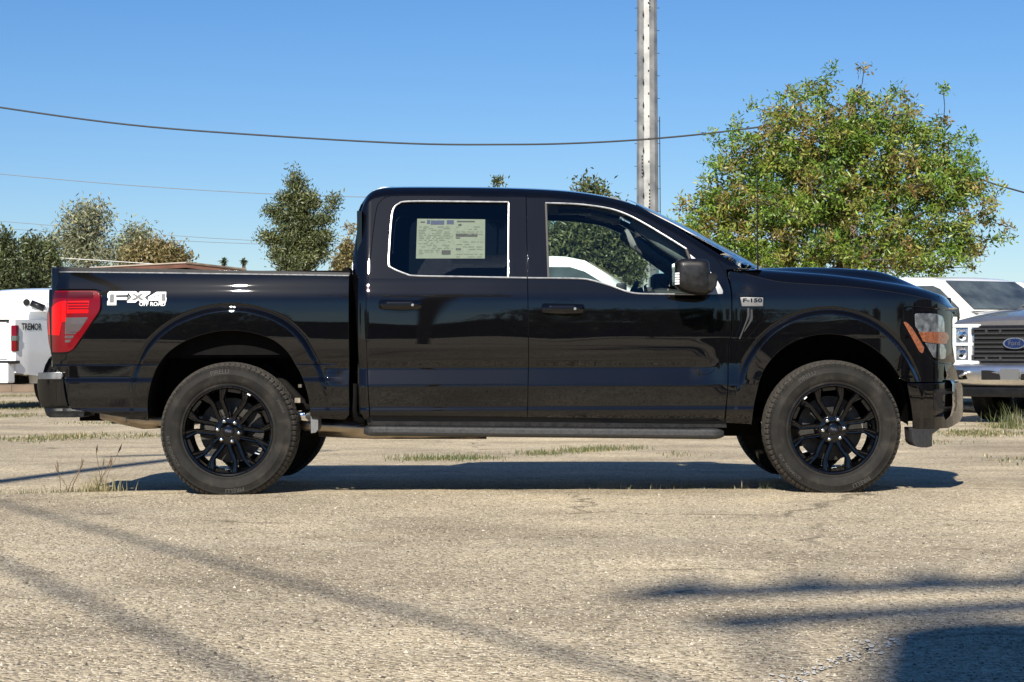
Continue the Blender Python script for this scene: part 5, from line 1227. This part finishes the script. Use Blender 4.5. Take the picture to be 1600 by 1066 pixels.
def bg_pickup(label, loc, rz, body, front=None, group='trucks parked across the lot', hoist=False, text=None, detail=True, mirrors=True, nose=0.):
    # one crew-cab pickup, built about its own centre
    root = thing('parked_pickup', label, 'pickup truck', loc, group, rz); front = front or body
    def w(x, z):
        v = 1.0-.02*abs(z-.95)
        if z > 1.40 and -1.72 < x < 1.5: v = .955-(z-1.40)*.27
        v -= .05*max(0, x-2.5)**2*3 + .10*max(0, -2.95-x)
        return v
    def fsplit(x): return x
    fa = arc(2.05,.43,.53,0,180); ra = arc(-1.95,.43,.53,0,180)
    # front clip, cab lower, bed
    hoodp = [(1.18,.50)]+[(1.50,.50)]+fa[::-1][0:]+[(3.0,.50),(3.05,.62),(3.05,1.22),(3.01,1.315),(2.85,1.37),(2.2,1.45),(1.36,1.53),(1.18,1.52)]
    grid_slab('front_fenders', hoodp, w, front, root, crown=.05)
    grid_slab('cab', [(-1.30,.48),(1.17,.48),(1.17,1.515),(1.40,1.545),(.62,2.03),(.40,2.075),(-.2,2.10),(-.95,2.09),(-1.22,2.05),(-1.31,1.9)], w, body, root, crown=.02)
    grid_slab('bed', [(-3.24,.62),(-2.5,.55)]+ra[::-1]+[(-1.40,.50),(-1.36,.52),(-1.36,1.50),(-3.24,1.52)], w, body, root)
    def wpatch(name, poly, m, dy=.006):
        for s in (-1, 1):
            q = [(x, s*(w(x, z)+dy), z) for x, z in poly]; b = MB(); b.add(q, [tuple(range(len(q)))]); b.obj(name, m, root)
    wpatch('side_window', [(-.98,1.52),(-.16,1.52),(-.16,1.95),(-.85,1.95),(-1.0,1.88)], M['bgglass'])
    wpatch('side_window', [(-.04,1.52),(1.16,1.46),(1.10,1.60),(.62,1.90),(.45,1.955),(-.04,1.96)], M['bgglass'])
    b = MB(); u = np.linspace(0, 1, 5); nx, nz = .485*.8/.8, .78
    G = [[(1.36-.72*t*1.0+.02+.03*(1-v*v), v*(w(1.40-.78*t, 1.55+.47*t)-.035), 1.565+.445*t+.02) for v in np.linspace(-1, 1, 9)] for t in u]; b.grid(G); b.obj('windscreen', M['bgglass'], root, smooth=True)
    for s in (-1, 1):
        if mirrors: mb = MB(); mb.box((1.02, s*1.16, 1.62), (.12,.24,.27)); mb.box((1.0, s*1.0, 1.52), (.06,.2,.05)); mb.obj('side_mirror', M['plastic'], root, bevel=.03, smooth=40)
        mb = MB(); mb.box((-3.23, s*.95, 1.20), (.10,.10,.44)); t = mb.obj('tail_lamp', M['redlens'], root, bevel=.02, smooth=40); t2 = MB(); t2.box((-3.235, s*.955, 1.20), (.10,.105,.08)); t2.obj('reverse_lens', M['bgglass'], t)
        # headlamp: bright C-shaped frame holding two lenses, amber marker on its outer edge
        h = MB(); h.box((2.99, s*.80, 1.05), (.16,.42,.52)); lamp = h.obj('headlamp', M['reflector'], root, bevel=.03, smooth=40)
        for nm, y, z, dy_, dz_ in (('frame_outer',.945,1.05,.13,.54),('frame_top',.77,1.295,.46,.05),('frame_foot',.77,.81,.46,.055),('frame_middle',.80,1.05,.36,.045),('frame_inner',.665,1.05,.05,.50)):
            l = MB(); l.box((3.055-.05*(y-.6), s*y, z), (.10,dy_,dz_)); l.obj(nm, M['lampwhite'], lamp, bevel=.014, smooth=40)
        for z in (1.17, .925): l = MB(); l.lathe([(0,.035),(.05,.03),(.075,0)], 16, 'X', (3.07, s*.79, z)); l.obj('lens', M['mirrorchrome'], lamp, smooth=40)
        l = MB(); l.box((3.07, s*.995, 1.05), (.12,.05,.20)); l.obj('side_marker', M['amber'], lamp, bevel=.012)
    b = MB(); b.box((2.99, 0, 1.05), (.16,1.28,.50)); b.obj('grille', M['plastic'], root, bevel=.03)
    b = MB(); b.box((3.072, 0, 1.05), (.01,1.18,.42)); b.obj('grille_recess', M['gap'], root)
    for z in (1.25, 1.19, 1.13, 1.07, 1.01, .95, .89, .84): b = MB(); b.box((3.085, 0, z), (.03,1.20,.022)); b.obj('grille_bar', M['board'], root, bevel=.005)
    for y in (-.62,-.42,-.22,.22,.42,.62):
        for z in (1.22, .87): b = MB(); b.box((3.088, y, z), (.032,.035,.07)); b.obj('grille_post', M['board'], root)
    b = MB(); n = 30; ring = lambda k, y: [(3.105+y, .14*k*math.cos(2*math.pi*i/n), 1.06+.062*k*math.sin(2*math.pi*i/n)) for i in range(n)]
    b.add(ring(1.18,.03)+ring(1.18,-.02), [tuple(range(n))]+[(i,(i+1)%n,n+(i+1)%n,n+i) for i in range(n)]); o = b.obj('badge', M['bgchrome'], root); b = MB(); b.add(ring(1.0,.034), [tuple(range(n))]); b.obj('badge_oval', M['blueoval'], o)
    b = MB(); V, F = text_polys('Ford', .09); b.add([(3.142, u_, 1.035+v_) for u_, v_ in V], F); b.obj('badge_script', M['silver'], o, fix=False)
    # front bumper with openings
    b = MB(); ys = np.linspace(-1, 1, 21)
    b.grid([[(x-.10*abs(y)**3, y*1.0, z) for y in ys] for x, z in ((3.06,.80),(3.16,.795),(3.22,.775),(3.255,.73),(3.26,.68),(3.25,.57),(3.22,.52),(3.16,.485),(3.06,.48))]); bp = b.obj('front_bumper', M['bgchrome'], root, smooth=60)
    for s in (-1, 1):
        for y0, y1 in ((.50,.88),(.14,.42)): o = MB(); o.box((3.240-.10*((y0+y1)/2)**3, s*(y0+y1)/2, .645), (.04, y1-y0, .13)); o.obj('bumper_opening', M['gap'], bp, bevel=.015)
        o = MB(); o.tube([(3.21,s*.62,.69),(3.28,s*.62,.67),(3.28,s*.71,.63),(3.21,s*.71,.61)], .02, 8); o.obj('tow_hook', M['bgchrome'], bp, smooth=True)
    b = MB(); b.box((3.08,0,.42), (.26,1.86,.13)); b.obj('front_valance', M['plastic'], root, bevel=.03)
    b = MB(); b.box((3.275,.0,.655), (.015,.26,.14)); b.obj('plate', M['decalgrey'], root)
    # rear end
    b = MB(); b.box((-3.245,0,1.17), (.04,1.62,.64)); tg = b.obj('tailgate', body, root, bevel=.015); o = MB(); o.box((-3.25,0,1.50), (.07,1.70,.035)); o.obj('tailgate_cap', M['plastic'], tg)
    b = MB(); b.box((-3.34,0,.62), (.22,1.90,.34)); b.obj('rear_bumper', body, root, bevel=.03); b = MB(); b.box((-3.30,0,.80), (.26,2.02,.05)); b.obj('bumper_pad', M['plastic'], root, bevel=.01)
    b = MB(); b.tube([(-2.9,-.92,.62),(-2.55,-.95,.62)], .045, 10); b.obj('tailpipe', M['mirrorchrome'], root, smooth=True)
    b = MB(); b.box((0,0,.52), (5.6,1.5,.2)); b.obj('underbody', M['under'], root)
    for (cx, nm) in ((2.05,'f'),(-1.95,'r')):
        for s in (-1, 1): b = MB(); b.lathe([(.53,s*.55),(.53,s*.985)], 20, 'Y', (cx,0,.43), a0=0, a1=math.pi); b.add([(cx+.54*math.cos(R(a)), s*.56, .43+.54*math.sin(R(a))) for a in range(0,181,15)], [tuple(range(13))]); b.obj('wheel_well', M['under'], root)
    for s in (-1, 1):
        for x in (-.35, .85): b = MB(); b.box((x, s*1.005, 1.36), (.20,.03,.035)); b.obj('door_handle', body, root, bevel=.008)
        for x in (-.10, 1.165, -1.33): b = MB(); b.box((x, s*.985, 1.0), (.008,.05,.95)); b.obj('door_seam', M['gap'], root)
    if text:
        V, F = text_polys(text, 1., .03); k = .62/(V[:,0].max()-V[:,0].min()); b = MB(); b.add([(-2.79+u_*k, -(w(-2.6,1.36)+.004), 1.345+v_*k) for u_, v_ in V], F); b.obj('bed_lettering', M['plastic'], root, fix=False)
    bg_wheels(root)
    if nose:      # longer engine bay: everything ahead of the firewall sits farther forward
        for ch in root.children:
            if ch.name.split('.')[0] in ('headlamp','grille','grille_recess','grille_bar','grille_post','badge','front_bumper','front_valance','plate','front_fenders') or (ch.name.split('.')[0] == 'wheel' and ch.location.x > 0): ch.location.x += nose
    return root
a = R(-40); fwd = Vector((math.sin(a), -math.cos(a), 0)); c = at(1587, 540, 25.8); org = Vector((c.x, c.y, GF))-fwd*3.35
bg_pickup('dark grey pickup with chrome bumper and bright headlamps past the black truck nose', tuple(org), math.atan2(fwd.y, fwd.x), M['cargrey'], M['cargrey'], mirrors=False, nose=.25)
a = R(33); fwd = Vector((math.sin(a), -math.cos(a), 0)); lft = Vector((-fwd.y, fwd.x, 0)); c = at(1522, 540, 29.5); org = Vector((c.x, c.y, GF))-fwd*1.40+lft*.90
bg_pickup('white pickup with raked windscreen standing behind the grey pickup', tuple(org), math.atan2(fwd.y, fwd.x), M['carwhite'], M['carwhite'])
o2 = org+lft*2.9-fwd*.9
bg_pickup('white pickup farthest back, half hidden by the other white one', tuple(o2), math.atan2(fwd.y, fwd.x), M['carwhite'], M['carwhite'])
bg_pickup('unseen dark grey pickup off to the right, added to darken the black truck nose reflections', (9.6, -1.0, 0), R(-95), M['cargrey'])  # out of view, added to darken what the black nose reflects
bg_pickup('white pickup parked broadside, seen through the black truck cab windows', (-.02, 23.5-D0, GF), 0, M['carwhite'], detail=False)
b_ = R(72); fw = Vector((math.cos(b_), math.sin(b_), 0)); rt_ = Vector((fw.y, -fw.x, 0)); c = at(27, 540, 33.); cor = Vector((c.x, c.y, GF)); o3 = cor+fw*3.24-rt_*1.0
bg_pickup('white pickup seen from behind, lettered bed side, beyond the black tailgate', tuple(o3), b_, M['carwhite'], text='TREMOR', detail=False)
def hoist():
    c = at(48, 488, 34.5); root = thing('bed_hoist', 'small white hoist with dark arm standing in the white pickup bed', 'hoist', tuple(c)); inv = Matrix.Translation(-c); b = MB()
    def q(px, py): return (at(px, py, 34.5).x, at(px, py, 34.5).z)
    b.prism([q(25,487),q(29,474),q(36,468),q(46,466),q(52,470),q(60,468),q(66,472),q(74,471),q(74,487)], c.y, c.y+.5); b.obj('housing', M['carwhite'], root, inv, bevel=.03)
    b = MB(); p0, p1 = q(50,474), q(70,482); b.tube([(p0[0],c.y-.05,p0[1]),(p1[0],c.y-.05,p1[1])], .06, 8); b.obj('arm', M['plastic'], root, inv, smooth=True)
    b = MB(); k = q(41.5,472.5); b.lathe([(0,-.03),(.05,-.03),(.06,.02)], 14, 'Y', (k[0], c.y-.02, k[1])); b.obj('pulley', M['gap'], root, inv)
hoist()
# ------------------------------------------------------------------ buildings, low wall
M['wallwhite'] = noisy(mat('shed_siding', (.62,.66,.70), .8), 1.5, .12); M['shedroof'] = noisy(mat('shed_roof_white', (.78,.79,.80), .5), 2, .06); M['roofbrown'] = noisy(mat('brown_roof_shingle', (.10,.045,.03), .9), 2.5, .35)
M['fascia'] = noisy(mat('roof_fascia_tan', (.36,.30,.25), .7), 3, .1); M['wallbrown'] = noisy(mat('block_wall_brown', (.15,.11,.08), .9), 1.2, .35); M['stucco'] = noisy(mat('stucco_tan', (.42,.36,.29), .9), 1.5, .15); M['winglass'] = mat('window_dark', (.03,.04,.05), .1)
def house(name, label, d, ridge, eave, rise_px, wall_m, roof_m, depth, x_span, gable=False):
    pass
def brown_house():
    d = 62.; def_ = lambda px, py: at(px, py, d); l, r, rg_ = def_(140,419.5), def_(385,422.5), def_(291,411.5); y0 = d-D0; dep = 9.
    root = thing('brown_roofed_house', 'low house with a shallow brown roof showing over the truck bed', 'house', (rg_.x, y0, GF)); inv = Matrix.Translation(-Vector((rg_.x, y0, GF)))
    b = MB(); b.box(((l.x+r.x)/2, y0+dep/2+.3, (l.z+GF)/2-.15), (r.x-l.x-.8, dep, l.z-GF-.3)); b.obj('wall', M['stucco'], root, inv)
    b = MB(); b.add([(l.x,y0,l.z),(rg_.x,y0,rg_.z),(r.x,y0,r.z),(l.x,y0+dep,l.z),(rg_.x,y0+dep,rg_.z),(r.x,y0+dep,r.z),(l.x,y0,l.z-.14),(rg_.x,y0,rg_.z-.14),(r.x,y0,r.z-.14),(l.x,y0+dep,l.z-.14),(r.x,y0+dep,r.z-.14)], [(0,1,4,3),(1,2,5,4),(0,6,7,1),(1,7,8,2),(3,9,6,0),(2,8,10,5)]); rf = b.obj('roof', M['roofbrown'], root, inv)
    b = MB(); b.tube([(l.x,y0-.02,l.z+.02),(rg_.x,y0-.02,rg_.z+.02)], .025, 6); b.obj('fascia', M['fascia'], rf); b = MB(); b.tube([(rg_.x,y0-.02,rg_.z+.02),(r.x,y0-.02,r.z+.02)], .04, 6); b.obj('fascia', M['wood'], rf)
brown_house()
def shed():
    d = 64.; q = lambda px, py: at(px, py, d); y0 = d-D0; L0, R0, pk = q(-60,481), q(30,468), q(11,460.5); root = thing('white_shed', 'white metal shed with pale blue gable at the far left', 'shed', (pk.x, y0, GF)); inv = Matrix.Translation(-Vector((pk.x, y0, GF)))
    ev = q(33,468.5); el = q(-11,468.5); far = q(120,460.5)
    b = MB(); b.add([(el.x,y0,GF),(ev.x,y0,GF),(ev.x,y0,ev.z),(pk.x,y0,pk.z),(el.x,y0,el.z)], [(0,1,2,3,4)]); b.obj('gable_wall', M['wallwhite'], root, inv)
    b = MB(); b.box(((ev.x+far.x)/2, y0+3, (ev.z+GF)/2), (far.x-ev.x, 6, ev.z-GF-.02)); b.obj('side_wall', M['shedroof'], root, inv)
    b = MB(); b.add([(ev.x+.25,y0-.15,ev.z-.05),(pk.x,y0-.15,pk.z+.08),(far.x,y0+5,far.z+.1),(far.x,y0+.5,ev.z-.05)], [(0,1,2,3)]); b.add([(el.x-.25,y0-.15,el.z-.05),(pk.x,y0-.15,pk.z+.08),(pk.x,y0+5,pk.z+.08),(el.x-.25,y0+5,el.z-.05)], [(0,1,2,3)]); rf = b.obj('roof', M['shedroof'], root, inv)
    b = MB(); b.tube([(ev.x+.25,y0-.17,ev.z-.06),(pk.x,y0-.17,pk.z+.05),(el.x-.25,y0-.17,el.z-.06)], .07, 6); b.obj('gable_trim', M['decalgrey'], rf)
    for px in (3, 13): z0 = q(px,486); z1 = q(px,472); b = MB(); b.box((z0.x,y0-.03,(z0.z+z1.z)/2), (.05,.04,z1.z-z0.z)); b.obj('batten', M['decalgrey'], root, inv)
shed()
def low_wall():
    d = 46.; l, r = at(-120,604,d), at(250,604,d); t = at(20,590,d).z; n = 0
    root = thing('low_block_wall', 'low brown block wall across the far end of the lot', 'wall', (l.x, d-D0, GF)); x = l.x; inv = Matrix.Translation(-Vector((l.x, d-D0, GF)))
    me = MB(); me.box((0,0,0), (.59,.3,(t-GF)/2-.008)); me = me.mesh('block', M['wallbrown'], bevel=.012)
    for row in range(2):
        x = l.x+row*.3
        while x < r.x: o = newobj('block', me, root, inv); o.location = (x+random.uniform(-.004,.004), d-D0+random.uniform(-.008,.008), GF+(t-GF)*(.25+.5*row)); x += .6
low_wall()
# ------------------------------------------------------------------ unseen trees and warehouse set around the camera for the paint to mirror
for i, (x, d, rx, h, sd) in enumerate([(-26,-34,4.2,6.2,51),(-13,-40,5.0,5.6,52),(4,-36,4.4,6.4,53),(17,-42,5.5,5.8,54),(30,-36,4.6,6.6,55),(44,-14,5.0,6.5,56),(48,4,5.5,6.8,57),(-42,-12,5.0,6.4,58)]):
    px = CX+x*FPX/60; s = FPX/60.
    r_ = tree('reflected_tree', ['broad dark street tree behind the camera at the lot corner','low wide street tree behind the camera left of centre','round street tree directly behind the camera','wide spreading street tree behind the camera right of centre','tall street tree behind the camera at the far right','unseen tree added off to the right for reflections, nearest the street','unseen tree added off to the right for reflections, level with the parked truck','unseen tree added off to the left of the lot for reflections'][i], 60, [(px, CY-(h*.62-CAMH)*s, rx*s, h*.36*s),(px+rx*.5*s, CY-(h*.5-CAMH)*s, rx*.7*s, h*.28*s),(px-rx*.5*s, CY-(h*.55-CAMH)*s, rx*.7*s, h*.28*s)], px, DP, n_att=120, per=45, leaf=.34, wid=.18, rc=.55, seed=sd, r_tip=.02)
    r_.location = (x, d-D0, 0)
def warehouse():
    root = thing('long_warehouse', 'long low dark warehouse across the street behind the camera', 'building', (0, -62-D0, 0)); inv = Matrix.Translation((0, 62+D0, 0)); m = noisy(mat('warehouse_siding', (.10,.085,.07), .85), .8, .2)
    b = MB(); b.box((4, -66-D0, 1.9), (90, 8, 3.8)); b.obj('wall', m, root, inv)
    b = MB(); b.box((4, -66-D0, 3.95), (91, 9, .25)); b.obj('roof', M['roofbrown'], root, inv)
    for k in range(7): b = MB(); b.box((-30+k*11, -61.95-D0, 1.6), (3.2,.12,3.0)); b.obj('roller_door', M['decalgrey'], root, inv)
warehouse()
